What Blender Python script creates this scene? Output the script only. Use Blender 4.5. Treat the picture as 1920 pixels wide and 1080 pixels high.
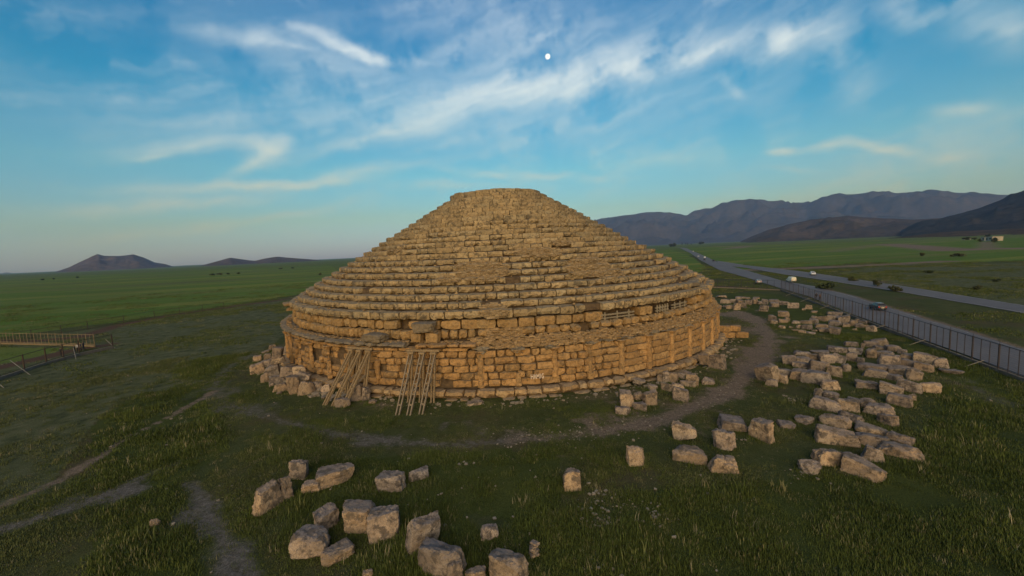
import bpy, bmesh, math, random
import numpy as np
from mathutils import Vector, Matrix

scene = bpy.context.scene
for o_ in list(bpy.data.objects): bpy.data.objects.remove(o_)
COL = scene.collection
R = math.radians
rng = random.Random(11)
nrg = np.random.default_rng(5)

# ------------------------------------------------------------------ camera
CAM = np.array([0.0, -60.71, 11.69])
FW = np.array([0.02275885, 0.99540473, -0.09301323]); RT = np.array([0.99866498, -0.02695112, -0.0440669]); UP = np.array([0.04637121, 0.09188614, 0.99468922])
FPX = 750.0
cd = bpy.data.cameras.new("camera"); cam = bpy.data.objects.new("camera", cd); COL.objects.link(cam)
cd.sensor_width = 36.0; cd.lens = FPX / 1920 * 36.0; cd.clip_start = 0.1; cd.clip_end = 80000
cam.matrix_world = Matrix(((RT[0], UP[0], -FW[0], CAM[0]), (RT[1], UP[1], -FW[1], CAM[1]), (RT[2], UP[2], -FW[2], CAM[2]), (0, 0, 0, 1)))
scene.camera = cam

# ------------------------------------------------------------------ exposure, sun, sky
scene.view_settings.view_transform = 'Standard'; scene.view_settings.look = 'None'
scene.view_settings.gamma = 1.0; scene.view_settings.use_curve_mapping = False
scene.view_settings.exposure = 0.52
scene.cycles.volume_bounces = 0; scene.cycles.max_bounces = 6; scene.cycles.volume_step_rate = 4

SUN_AZ, SUN_EL = 184.0, 8.0          # degrees clockwise from +Y : low sun behind the camera, opposite the full moon
sd = bpy.data.lights.new("sun", 'SUN'); sun = bpy.data.objects.new("sun", sd); COL.objects.link(sun)
sd.energy = 1.9; sd.angle = R(60); sd.color = (1.0, 0.81, 0.60)
sv = Vector((math.sin(R(SUN_AZ)) * math.cos(R(SUN_EL + 16)), math.cos(R(SUN_AZ)) * math.cos(R(SUN_EL + 16)), math.sin(R(SUN_EL + 16))))
sun.rotation_euler = sv.to_track_quat('Z', 'Y').to_euler(); sun.location = (30, -90, 60)

class NT:
    """small helper for building node trees"""
    def __init__(s, nt): s.nt = nt
    def n(s, typ, **kw):
        nd = s.nt.nodes.new(typ)
        for k, v in kw.items():
            if k.startswith('i_'):
                key = k[2:]; key = int(key) if key.isdigit() else key.replace('_', ' ')
                s.set(nd.inputs[key], v)
            else: setattr(nd, k, v)
        return nd
    def set(s, sock, v):
        if isinstance(v, bpy.types.NodeSocket): s.nt.links.new(v, sock)
        elif isinstance(v, bpy.types.Node): s.nt.links.new(v.outputs[0], sock)
        else: sock.default_value = v
    def m(s, op, a, b=None, c=None, clamp=False):
        nd = s.nt.nodes.new('ShaderNodeMath'); nd.operation = op; nd.use_clamp = clamp
        s.set(nd.inputs[0], a)
        if b is not None: s.set(nd.inputs[1], b)
        if c is not None: s.set(nd.inputs[2], c)
        return nd.outputs[0]
    def vm(s, op, a, b=None):
        nd = s.nt.nodes.new('ShaderNodeVectorMath'); nd.operation = op
        s.set(nd.inputs[0], a)
        if b is not None: s.set(nd.inputs[1], b)
        return nd.outputs[0]
    def mix(s, f, a, b, blend='MIX'):
        nd = s.nt.nodes.new('ShaderNodeMix'); nd.data_type = 'RGBA'; nd.blend_type = blend
        s.set(nd.inputs[0], f)
        for i, v in ((6, a), (7, b)):
            if isinstance(v, tuple) and len(v) == 3: v = v + (1,)
            s.set(nd.inputs[i], v)
        return nd.outputs[2]
    def noise(s, vec, scale, detail=4, rough=0.55, dist=0.0):
        nd = s.nt.nodes.new('ShaderNodeTexNoise'); s.set(nd.inputs['Vector'], vec)
        nd.inputs['Scale'].default_value = scale; nd.inputs['Detail'].default_value = detail
        nd.inputs['Roughness'].default_value = rough; nd.inputs['Distortion'].default_value = dist
        return nd
    def ramp(s, fac, stops, interp='LINEAR'):
        nd = s.nt.nodes.new('ShaderNodeValToRGB'); s.set(nd.inputs[0], fac); cr = nd.color_ramp; cr.interpolation = interp
        while len(cr.elements) < len(stops): cr.elements.new(0.5)
        for e, (p, c) in zip(cr.elements, stops):
            e.position = p; e.color = c + (1,) if len(c) == 3 else c
        return nd.outputs[0]
    def mr(s, v, a, b, c=0.0, d=1.0, smooth=True):
        nd = s.nt.nodes.new('ShaderNodeMapRange'); nd.interpolation_type = 'SMOOTHSTEP' if smooth else 'LINEAR'
        s.set(nd.inputs[0], v); nd.inputs[1].default_value = a; nd.inputs[2].default_value = b
        nd.inputs[3].default_value = c; nd.inputs[4].default_value = d
        return nd.outputs[0]

def pix_ray(x, y):
    d = FW * FPX + RT * (x - 960) + UP * (540 - y); return d / np.linalg.norm(d)
def azel(x, y):
    d = pix_ray(x, y); return math.degrees(math.atan2(d[0], d[1])), math.degrees(math.asin(d[2]))

world = bpy.data.worlds.new("World"); scene.world = world; world.use_nodes = True
world.cycles.sampling_method = 'MANUAL'; world.cycles.sample_map_resolution = 512
def build_sky():
    W = NT(world.node_tree); nt = world.node_tree
    bg = nt.nodes['Background']
    sk = W.n('ShaderNodeTexSky'); sk.sky_type = 'NISHITA'; sk.sun_disc = False
    sk.sun_elevation = R(SUN_EL); sk.sun_rotation = R(SUN_AZ); sk.altitude = 900; sk.air_density = 1.0; sk.dust_density = 1.0; sk.ozone_density = 1.0
    tc = W.n('ShaderNodeTexCoord'); D = tc.outputs['Generated']
    xyz = W.n('ShaderNodeSeparateXYZ', i_0=D)
    X, Y, Z = xyz.outputs
    el = W.m('MULTIPLY', W.m('ARCSINE', Z), 57.2958)
    az = W.m('MULTIPLY', W.m('ARCTAN2', X, Y), 57.2958)
    # twilight air: deeper blue high up, violet-grey towards the antisolar horizon
    t = W.ramp(W.m('DIVIDE', el, 60.0, clamp=True), [(0.0, SKYT[0]), (0.08, SKYT[1]), (0.18, SKYT[2]), (0.32, SKYT[3]), (0.52, SKYT[4]), (0.9, SKYT[5])])
    t = W.vm('SCALE', t); nt.nodes[-1].inputs[3].default_value = 4.0
    fac = W.mr(Y, -0.35, 0.5)
    tint = W.mix(fac, (1, 1, 1), t)
    base = W.mix(1.0, sk.outputs[0], tint, 'MULTIPLY')
    # cirrus, laid out by direction (azimuth / elevation in degrees)
    comb = W.n('ShaderNodeCombineXYZ', i_0=az, i_1=el)
    P = comb.outputs[0]
    wn = W.noise(P, 0.13, 3, 0.5)
    off = W.vm('SCALE', W.vm('SUBTRACT', wn.outputs['Color'], (0.5, 0.5, 0.5))); nt.nodes[-1].inputs[3].default_value = 3.0
    wn2 = W.noise(P, 0.9, 4, 0.6)
    off2 = W.vm('SCALE', W.vm('SUBTRACT', wn2.outputs['Color'], (0.5, 0.5, 0.5))); nt.nodes[-1].inputs[3].default_value = 0.45
    Pw = W.vm('ADD', W.vm('ADD', P, off), off2)
    total = None
    for (cx, cy, hl, hw, ang, inten) in CLOUDS:
        a0, e0 = azel(cx, cy)
        ca, sa = math.cos(R(ang)), math.sin(R(ang))
        a1, e1 = azel(cx + hl * ca, cy + hl * sa); a2, e2 = azel(cx - hw * sa, cy + hw * ca)
        L = math.hypot(a1 - a0, e1 - e0); Wd = math.hypot(a2 - a0, e2 - e0); th = math.atan2(e1 - e0, a1 - a0)
        mp = W.n('ShaderNodeMapping', vector_type='TEXTURE'); W.set(mp.inputs[0], Pw)
        mp.inputs[1].default_value = (a0, e0, 0); mp.inputs[2].default_value = (0, 0, th); mp.inputs[3].default_value = (L * 2.0, Wd * 2.1, 1)
        g = W.n('ShaderNodeTexGradient', gradient_type='QUADRATIC_SPHERE', i_0=mp.outputs[0])
        total = W.m('MULTIPLY', g.outputs[1], inten * 1.08) if total is None else W.m('MULTIPLY_ADD', g.outputs[1], inten * 1.08, total)
    # fibres, stretched along the drift of the cloud
    mp = W.n('ShaderNodeMapping', vector_type='TEXTURE'); W.set(mp.inputs[0], Pw)
    mp.inputs[2].default_value = (0, 0, R(14)); mp.inputs[3].default_value = (18.0, 1.7, 1)
    fib = W.noise(mp.outputs[0], 1.0, 5, 0.52).outputs[0]
    mp = W.n('ShaderNodeMapping', vector_type='TEXTURE'); W.set(mp.inputs[0], Pw)
    mp.inputs[2].default_value = (0, 0, R(9)); mp.inputs[3].default_value = (30.0, 9.0, 1)
    veil = W.mr(W.noise(mp.outputs[0], 1.0, 4, 0.5).outputs[0], 0.44, 0.85)
    dens = W.m('MULTIPLY', total, W.mr(fib, 0.30, 0.72, 0.58, 1.16))
    dens = W.m('ADD', dens, W.m('MULTIPLY', veil, W.mr(fib, 0.35, 0.75, 0.08, 0.32)))
    dens = W.m('MULTIPLY', dens, W.mr(el, 0.5, 5.0))
    # soft saturation
    dens = W.m('SUBTRACT', 1.0, W.m('EXPONENT', W.m('MULTIPLY', dens, -1.35)))
    ccol = W.ramp(W.m('DIVIDE', el, 30.0, clamp=True), [(0.0, (0.42, 0.38, 0.38)), (0.3, (0.50, 0.53, 0.52)), (0.6, (0.60, 0.68, 0.76)), (1.0, (0.66, 0.74, 0.84))])
    ccol = W.mix(W.mr(Y, -0.6, 0.3), (1.0, 0.72, 0.5), ccol)
    base = W.vm('SCALE', base); nt.nodes[-1].inputs[3].default_value = SKY_STRENGTH
    col = W.mix(dens, base, ccol)
    nt.links.new(col, bg.inputs[0]); bg.inputs[1].default_value = 1.0
SKY_STRENGTH = 0.1; HAZE = 9.0e-5
q = 0.25
SKYT = [(0.34*q, 0.50*q, 2.30*q), (0.45*q, 0.75*q, 1.52*q), (0.41*q, 0.93*q, 1.38*q), (0.09*q, 0.86*q, 1.34*q), (0.02*q, 0.74*q, 1.33*q), (0.08*q, 0.74*q, 1.35*q)]
CLOUDS = [ # px centre, half length, half width, angle (down +), strength
 (720,248,120,15,-18,.50), (860,204,130,26,-22,.55), (1000,166,150,24,-9,.80), (1150,130,140,34,-14,.70), (1300,102,150,32,-8,.45), (1482,70,36,20,-15,1.1), (1410,88,90,24,-10,.5),
 (640,80,70,11,14,1.2), (705,100,70,9,10,.9), (500,78,100,16,8,.4), (545,92,30,6,12,.4),
 (500,278,38,22,-25,.75), (470,305,45,9,-28,.6), (370,272,130,13,-5,.4), (290,290,40,6,-5,.3),
 (330,382,170,11,-5,.5), (270,360,70,20,-5,.25), (500,346,170,9,-3,.55), (600,344,60,8,0,.3), (330,432,190,10,-7,.4), (560,398,90,7,-12,.3), (980,330,150,8,2,.5), (700,322,170,10,-10,.35), (850,350,140,8,0,.25),
 (1462,285,26,8,0,.95), (1560,274,60,8,-6,.7), (1660,275,70,9,6,.5), (1790,288,60,14,-6,.45), (1815,205,70,12,0,.35), (1480,320,60,6,2,.2),
 (1885,40,80,46,20,.5), (1555,70,90,46,45,.35), (1365,162,30,12,35,.35), (1700,20,60,24,10,.3), (1600,150,60,40,50,.2),
 (950,120,460,100,-6,.28), (620,140,170,60,4,.2), (640,225,320,40,-8,.22), (1150,210,380,60,-10,.22), (1250,300,200,20,0,.15), (1000,30,400,40,0,.12), (900,260,240,26,-10,.14)]
build_sky()

# ------------------------------------------------------------------ geometry helpers
def ground_z(x, y):
    x = np.asarray(x, float); y = np.asarray(y, float)
    r = np.hypot(x, y)
    b = 0.07 * vn2(x * 0.21, y * 0.21, 3) + 0.035 * vn2(x * 0.7, y * 0.7, 4)
    b = b * np.clip((r - 29) / 4, 0, 1) * np.clip((95 - r) / 35, 0, 1)
    far = np.clip((r - 170) / 500, 0, 1)
    return b * (1 - far) + far * (1.4 * vn2(x * 0.004, y * 0.004, 8))
def _h(ix, iy, iz, seed):
    h = (ix.astype(np.int64) * 374761393 + iy.astype(np.int64) * 668265263 + iz.astype(np.int64) * 2147483647 + seed * 974711) & 0xffffffff
    h = ((h ^ (h >> 13)) * 1274126177) & 0xffffffff
    h = ((h ^ (h >> 16)) * 2246822519) & 0xffffffff
    return ((h ^ (h >> 15)) & 0xffff) / 32767.5 - 1.0
def vn3(P, seed=0):
    P = np.asarray(P, float); i = np.floor(P); f = P - i; f = f * f * (3 - 2 * f); i = i.astype(np.int64)
    out = 0
    for a in (0, 1):
        for b in (0, 1):
            for c in (0, 1):
                w = (f[..., 0] if a else 1 - f[..., 0]) * (f[..., 1] if b else 1 - f[..., 1]) * (f[..., 2] if c else 1 - f[..., 2])
                out = out + w * _h(i[..., 0] + a, i[..., 1] + b, i[..., 2] + c, seed)
    return out
def vn2(x, y, seed=0):
    x = np.asarray(x, float); y = np.asarray(y, float); ix = np.floor(x); iy = np.floor(y); fx = x - ix; fy = y - iy
    fx = fx * fx * (3 - 2 * fx); fy = fy * fy * (3 - 2 * fy); ix = ix.astype(np.int64); iy = iy.astype(np.int64); z = np.zeros_like(ix)
    return ((_h(ix, iy, z, seed) * (1 - fx) + _h(ix + 1, iy, z, seed) * fx) * (1 - fy) + (_h(ix, iy + 1, z, seed) * (1 - fx) + _h(ix + 1, iy + 1, z, seed) * fx) * fy)
def fbm2(x, y, seed, octv=5, gain=0.5):
    s = 0; a = 1.0
    for k in range(octv): s = s + a * vn2(x * 2 ** k, y * 2 ** k, seed + k); a *= gain
    return s

def gp(x, y, z=0.0):
    """world point where the ray of photo pixel (x, y) meets the height z"""
    d = pix_ray(x, y); return CAM + d * ((z - CAM[2]) / d[2])
def cyl(x, y, r, force=False):
    """first point where that ray meets the upright cylinder of radius r round the monument's axis"""
    d = pix_ray(x, y); a = d[0]**2 + d[1]**2; b = CAM[0]*d[0] + CAM[1]*d[1]; c = CAM[0]**2 + CAM[1]**2 - r*r
    disc = b*b - a*c
    if disc < 0:
        if not force: return None
        disc = 0.0
    return CAM + d * ((-b - math.sqrt(disc)) / a)
def project(P):
    d = np.asarray(P, float) - CAM; z = d @ FW
    return np.stack([960 + FPX * (d @ RT) / z, 540 - FPX * (d @ UP) / z], -1), z
def px_per_m(P): return FPX / ((np.asarray(P) - CAM) @ FW)

def mesh_obj(name, verts, faces, mats=None, parent=None, mat_idx=None, smooth=False, loc=None, rot=None):
    me = bpy.data.meshes.new(name); me.from_pydata([tuple(map(float, v)) for v in verts], [], [tuple(map(int, f)) for f in faces])
    if mats is not None:
        for m_ in (mats if isinstance(mats, (list, tuple)) else [mats]): me.materials.append(m_)
    if mat_idx is not None: me.polygons.foreach_set('material_index', np.asarray(mat_idx, np.int32))
    if smooth: me.polygons.foreach_set('use_smooth', np.ones(len(me.polygons), bool))
    me.update()
    return link(name, me, parent, loc, rot)
def link(name, me, parent=None, loc=None, rot=None):
    ob = bpy.data.objects.new(name, me); COL.objects.link(ob)
    if parent: ob.parent = parent
    if loc is not None: ob.location = tuple(map(float, loc))
    if rot is not None: ob.rotation_euler = rot
    return ob
def thing(name, label, cat, loc=(0, 0, 0), rz=0.0, group=None):
    ob = bpy.data.objects.new(name, None); COL.objects.link(ob); ob.location = tuple(map(float, loc)); ob.rotation_euler = (0, 0, rz)
    ob.empty_display_size = 0.3
    return tag(ob, label, cat, group)
def tag(ob, label, cat, group=None):
    ob['label'] = label; ob['category'] = cat
    if group: ob['group'] = group
    return ob

class MB:
    """collects boxes, bars, tubes into one mesh"""
    def __init__(s): s.v = []; s.f = []; s.mi = []
    def add(s, v, f, mi=0):
        n = len(s.v); s.v.extend([tuple(map(float, p)) for p in v]); s.f.extend([tuple(i + n for i in q_) for q_ in f]); s.mi.extend([mi] * len(f)); return s
    def box(s, c, d, rz=0.0, mi=0, M=None):
        c = np.array(c, float); d = np.array(d, float) / 2
        v = [np.array([sx * d[0], sy * d[1], sz * d[2]]) for sz in (-1, 1) for sy in (-1, 1) for sx in (-1, 1)]
        if M is not None: v = [M @ p for p in v]
        if rz: ca, sa = math.cos(rz), math.sin(rz); v = [np.array([p[0]*ca - p[1]*sa, p[0]*sa + p[1]*ca, p[2]]) for p in v]
        return s.add([p + c for p in v], [(0, 2, 3, 1), (4, 5, 7, 6), (0, 1, 5, 4), (2, 6, 7, 3), (0, 4, 6, 2), (1, 3, 7, 5)], mi)
    def bar(s, a, b, w, h=None, mi=0, up=(0, 0, 1)):
        a = np.array(a, float); b = np.array(b, float); h = h or w; t = b - a; L = np.linalg.norm(t); t /= L
        u_ = np.cross(np.array(up, float), t)
        if np.linalg.norm(u_) < 1e-4: u_ = np.cross(np.array((1.0, 0, 0)), t)
        u_ /= np.linalg.norm(u_); n_ = np.cross(t, u_)
        v = [p + u_ * sx * w / 2 + n_ * sz * h / 2 for p in (a, b) for sz in (-1, 1) for sx in (-1, 1)]
        return s.add(v, [(0, 1, 3, 2), (4, 6, 7, 5), (0, 4, 5, 1), (2, 3, 7, 6), (0, 2, 6, 4), (1, 5, 7, 3)], mi)
    def tube(s, a, b, r, n=6, mi=0, r2=None):
        a = np.array(a, float); b = np.array(b, float); t = b - a; t /= np.linalg.norm(t); r2 = r if r2 is None else r2
        u_ = np.cross(t, (0, 0, 1.0) if abs(t[2]) < 0.9 else (1.0, 0, 0)); u_ /= np.linalg.norm(u_); n_ = np.cross(t, u_)
        v = [a + (u_ * math.cos(2*math.pi*k/n) + n_ * math.sin(2*math.pi*k/n)) * r for k in range(n)] + [b + (u_ * math.cos(2*math.pi*k/n) + n_ * math.sin(2*math.pi*k/n)) * r2 for k in range(n)]
        return s.add(v, [(k, k + n, (k+1) % n + n, (k+1) % n) for k in range(n)] + [tuple(range(n)), tuple(range(2*n-1, n-1, -1))], mi)
    def build(s, name, mats, parent=None, smooth=False, **kw): return mesh_obj(name, s.v, s.f, mats, parent, s.mi, smooth, **kw)

# ------------------------------------------------------------------ materials
def mat(name):
    m_ = bpy.data.materials.new(name); m_.use_nodes = True
    b = m_.node_tree.nodes['Principled BSDF']; b.inputs['Roughness'].default_value = 0.9
    b.inputs['Specular IOR Level'].default_value = 0.25
    return m_, NT(m_.node_tree), b
def plain(name, col, rough=0.8, metal=0.0, var=0.15, scale=6.0, bump=0.0):
    m_, W, b = mat(name)
    tc = W.n('ShaderNodeTexCoord').outputs['Object']
    n1 = W.noise(tc, scale, 4).outputs[0]
    c2 = tuple(c * (1 - var) for c in col); c3 = tuple(min(1, c * (1 + var)) for c in col)
    W.set(b.inputs['Base Color'], W.ramp(n1, [(0.3, c2), (0.7, c3)]))
    b.inputs['Roughness'].default_value = rough; b.inputs['Metallic'].default_value = metal
    if bump:
        bp = W.n('ShaderNodeBump', i_Strength=bump, i_Distance=0.02, i_Height=n1); W.set(b.inputs['Normal'], bp.outputs[0])
    return m_

def stone(name, a, b_, c, lichen, lich_amt, top_grey, scale=1.0, bump=0.6, island=False, dark_amt=0.5, lth=.53, tone=(.84, 1.16)):
    """weathered limestone: three tones, lichen blotches, what faces up coloured greyer for crust and dimmer light, pits"""
    m_, W, bs = mat(name)
    tc = W.n('ShaderNodeTexCoord').outputs['Object']
    oi = W.n('ShaderNodeObjectInfo')
    rnd = oi.outputs['Random']
    geo = W.n('ShaderNodeNewGeometry')
    if island: rnd = geo.outputs['Random Per Island']
    off = W.vm('SCALE', (37.0, 17.0, 53.0)); W.nt.nodes[-1].inputs[3].default_value = 1.0; W.set(W.nt.nodes[-1].inputs[3], rnd)
    P = W.vm('ADD', tc, off)
    n1 = W.noise(P, 0.9 * scale, 5, 0.6).outputs[0]
    n2 = W.noise(P, 4.5 * scale, 6, 0.65).outputs[0]
    n3 = W.noise(P, 17 * scale, 5, 0.65).outputs[0]
    col = W.ramp(n1, [(0.30, a), (0.5, b_), (0.72, c)])
    col = W.mix(W.mr(n2, 0.42, 0.72), col, tuple(0.62 * x for x in b_))
    # each block its own tone
    val = W.mr(rnd, 0, 1, tone[0], tone[1], False)
    col = W.vm('SCALE', col); W.set(W.nt.nodes[-1].inputs[3], val)
    hue = W.m('FRACT', W.m('MULTIPLY', rnd, 7.31))
    col = W.mix(W.mr(hue, 0.5, 1.0, 0, 0.5), col, W.mix(1.0, col, (0.90, 1.02, 1.20), 'MULTIPLY'))
    nz = W.n('ShaderNodeSeparateXYZ', i_0=geo.outputs['Normal']).outputs[2]
    upf = W.m('MULTIPLY', W.mr(nz, 0.35, 0.9), W.mr(n2, 0.3, 0.6, 0.55, 1.0))
    col = W.mix(W.m('MULTIPLY', upf, top_grey[3]), col, top_grey[:3])  # tops painted darker grey: lichen crust plus the weaker light they get
    lm = W.m('MULTIPLY', W.mr(W.noise(P, 2.2 * scale, 7, 0.7).outputs[0], lth, lth + .10), lich_amt)
    col = W.mix(lm, col, lichen)
    pit = W.mr(n3, 0.36, 0.50, 1, 0)
    col = W.mix(W.m('MULTIPLY', pit, dark_amt), col, tuple(0.33 * x for x in b_))
    W.set(bs.inputs['Base Color'], col)
    hgt = W.m('ADD', W.m('MULTIPLY', n2, 0.6), W.m('MULTIPLY', n3, 0.4))
    bp = W.n('ShaderNodeBump', i_Strength=bump, i_Distance=0.09, i_Height=hgt)
    W.set(bs.inputs['Normal'], bp.outputs[0])
    bs.inputs['Roughness'].default_value = 0.95
    return m_

TIER = ((.43, .335, .195), (.36, .275, .155), (.28, .22, .135))
DRUM = ((.455, .285, .128), (.37, .225, .096), (.28, .18, .086))
M_TIER = stone('weathered_limestone', *TIER, (.075, .066, .05), .75, (.23, .20, .15, .75), lth=.50)
M_TIER_I = stone('weathered_limestone_joined', *TIER, (.075, .066, .05), .75, (.23, .20, .15, .75), lth=.50, island=True)
M_DRUM = stone('ochre_limestone', *DRUM, (.11, .085, .055), .6, (.22, .175, .125, .8), lth=.51)
M_UP = stone('tan_ochre_limestone', (.42, .275, .125), (.345, .225, .10), (.27, .185, .095), (.10, .085, .06), .45, (.21, .18, .135, .8))
M_CAP = stone('grey_crusted_limestone', (.27, .215, .14), (.22, .18, .125), (.17, .145, .11), (.07, .062, .052), .6, (.16, .145, .125, .9))
M_RUB = stone('small_rubble_stone', (.42, .32, .185), (.32, .24, .14), (.20, .15, .09), (.09, .075, .055), .4, (.2, .165, .12, .5), island=True, scale=2)
M_RUB_O = stone('small_ochre_rubble', (.44, .31, .165), (.33, .225, .115), (.20, .14, .075), (.10, .08, .055), .4, (.2, .165, .12, .5), island=True, scale=2)
M_PLINTH = stone('pale_plinth_limestone', (.48, .36, .21), (.38, .26, .14), (.27, .19, .11), (.12, .10, .075), .5, (.24, .20, .155, .8))
M_BOULD = stone('fallen_block_limestone', (.42, .34, .27), (.32, .258, .205), (.22, .18, .152), (.085, .075, .07), .85, (.19, .168, .165, .88), lth=.48, tone=(.66, 1.24), scale=1.0, bump=0.9, dark_amt=0.6)
M_BOULD_W = stone('fallen_block_tan_limestone', (.48, .37, .255), (.37, .28, .195), (.25, .19, .14), (.09, .078, .066), .8, (.20, .172, .16, .88), lth=.49, tone=(.7, 1.22), scale=1.0, bump=0.9, dark_amt=0.6)
M_CORE, _W, _b = mat('mortar_and_earth_core')
_b.inputs['Base Color'].default_value = (.085, .06, .036, 1)
_g = _W.noise(_W.n('ShaderNodeTexCoord').outputs['Object'], 2.5, 6, 0.7).outputs[0]
_W.set(_b.inputs['Base Color'], _W.ramp(_g, [(0.35, (.06, .043, .027)), (0.65, (.14, .10, .06))]))
M_WOOD = plain('weathered_timber', (.25, .19, .115), var=.3, scale=9)
M_WOODG = plain('grey_timber', (.225, .185, .135), var=.3, scale=9)
M_PLANKG = plain('bleached_shoring_timber', (.20, .175, .13), var=.3, scale=8)
M_IRON = plain('dark_fence_paint', (.045, .042, .050), .5, 0.3)
M_RUST = plain('rusty_fence_iron', (.060, .040, .032), .7, 0.2)
M_TANRAIL = plain('sand_painted_rail', (.20, .155, .09), .8)
M_CONC = plain('fence_kerb_concrete', (.17, .145, .115), .9, var=.25, scale=2)
M_BRACE = plain('galvanised_brace', (.24, .215, .17), .6)
def asphalt():
    m_, W, b = mat('grey_asphalt')
    tc = W.n('ShaderNodeTexCoord').outputs['Object']
    n1 = W.noise(tc, 0.12, 5, .6).outputs[0]; n2 = W.noise(tc, 3.0, 5, .7).outputs[0]
    c = W.ramp(n1, [(0.3, (.105, .098, .105)), (0.7, (.155, .145, .150))])
    c = W.mix(W.mr(n2, .35, .7, 0, .5), c, (.085, .08, .085)); W.set(b.inputs['Base Color'], c)
    b.inputs['Roughness'].default_value = .75
    return m_
M_ROAD = asphalt()
M_LINE = plain('worn_road_paint', (.42, .41, .39), .8, var=.4, scale=1.5)

# ------------------------------------------------------------------ ground sheet with soil / turf masks
def seg_dist(X, Y, pts):
    """distance to a polyline and the weight along it"""
    best = np.full(X.shape, 1e9)
    for (a, b) in zip(pts[:-1], pts[1:]):
        ax, ay = a[0], a[1]; dx, dy = b[0] - ax, b[1] - ay; L2 = dx*dx + dy*dy + 1e-9
        t = np.clip(((X - ax) * dx + (Y - ay) * dy) / L2, 0, 1)
        best = np.minimum(best, np.hypot(X - ax - t * dx, Y - ay - t * dy))
    return best
def in_poly(X, Y, pts):
    ins = np.zeros(X.shape, bool); n = len(pts); j = n - 1
    for i in range(n):
        xi, yi = pts[i][0], pts[i][1]; xj, yj = pts[j][0], pts[j][1]
        c = ((yi > Y) != (yj > Y)) & (X < (xj - xi) * (Y - yi) / (yj - yi + 1e-12) + xi); ins ^= c; j = i
    return ins
def PX(*ps): return [gp(x, y)[:2] for x, y in ps]
def soft(d, w): return np.clip(1.15 - d / w, 0, 1)

DIRT = PX((1345,590),(1385,585),(1420,600),(1442,630),(1428,665),(1402,700),(1372,730),(1322,757),(1240,787),(1150,806))
DIRT2 = PX((1200,795),(1080,815),(960,825))
TRAIL = PX((-300,1010),(0,950),(60,925),(120,895),(180,860),(230,825),(280,800),(330,775),(400,735))
GREY = [(PX((-60,1010),(40,985),(110,960),(200,930)), 1.3, .9), (PX((365,905),(385,955),(430,1030),(470,1090)), .8, .8), (PX((350,905),(375,925)), .6, .7),
        (PX((545,795),(640,815),(740,830),(850,832),(945,825),(1060,818)), 1.1, .75), (PX((480,660),(425,690),(400,725),(425,758),(480,775),(560,798)), 1.5, .6),
        (PX((90,800),(130,770),(125,730)), 1.6, .35), (PX((1210,960),(1100,935),(1130,910),(1230,890)), 1.2, .35), (PX((1120,985),(1150,940)), .6, .5),
        (PX((1790,700),(1850,740),(1920,780)), 1.8, .5), (PX((1340,560),(1420,590),(1460,640)), 3.0, .3), (PX((1050,830),(1180,800),(1300,760)), 1.5, .35)]
RED = [(PX((-80,705),(0,690),(70,674),(130,658),(200,646)), 2.0, .95), (PX((-80,640),(60,640),(150,632),(230,608),(330,590),(450,573),(600,552)), 2.8, .8),
       (PX((1225,518),(1330,536),(1400,540)), 7.0, .6), (PX((1330,500),(1420,540),(1560,575),(1700,620),(1960,705)), 1.6, .3)]
BRIGHT = [PX((-200,662),(0,651),(128,653),(95,663),(0,684),(-200,725)), PX((-700,575),(0,523),(620,498),(660,530),(560,552),(200,606),(-60,640),(-700,720)),
          PX((1285,466),(1400,462),(1560,457),(1760,449),(1920,442),(2600,432),(2600,480),(1920,488),(1760,494),(1640,492),(1390,506),(1335,480)),
          PX((1215,475),(1258,468),(1300,484),(1325,502),(1290,523),(1215,508)),
          PX((1300,478),(1500,474),(1640,488),(1390,502))]
SCRUB = [PX((1650,497),(1920,493),(2600,480),(2600,700),(1920,572),(1570,512)), PX((-700,640),(-60,650),(210,612),(560,556),(500,590),(280,690),(170,800),(60,960),(-700,1100)),
         PX((200,612),(600,556),(520,640),(380,720),(150,760))]
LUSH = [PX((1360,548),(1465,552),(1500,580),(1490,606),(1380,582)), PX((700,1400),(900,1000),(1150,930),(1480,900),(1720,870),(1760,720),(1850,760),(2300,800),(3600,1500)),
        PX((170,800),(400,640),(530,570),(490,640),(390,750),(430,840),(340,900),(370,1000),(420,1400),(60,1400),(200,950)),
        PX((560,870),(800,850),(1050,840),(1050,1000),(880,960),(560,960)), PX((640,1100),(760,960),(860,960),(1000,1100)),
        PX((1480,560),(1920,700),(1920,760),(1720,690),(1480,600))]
TRACKS = [(PX((1385,507),(1500,503),(1640,497),(1770,490)), 8, .95), (PX((1660,459),(1720,464),(1790,470),(1860,467),(1960,466),(2400,458)), 20, .85), (PX((1850,455),(1852,467)), 12, .6),
          (PX((1560,473),(1640,461),(1800,452)), 26, .5), (PX((1340,463.5),(1400,462)), 34, .8), (PX((1370,466),(1398,463)), 26, .9), (PX((1450,458),(1530,455)), 60, .7), (PX((1660,475),(1760,477)), 12, .4),
          (PX((1540,541),(1600,557),(1700,588),(1860,638),(2000,682)), 1.7, .85), (PX((1600,524),(1700,541),(1920,577)), 1.6, .5), (PX((1640,527),(1720,537)), 2.0, .6)]

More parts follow.
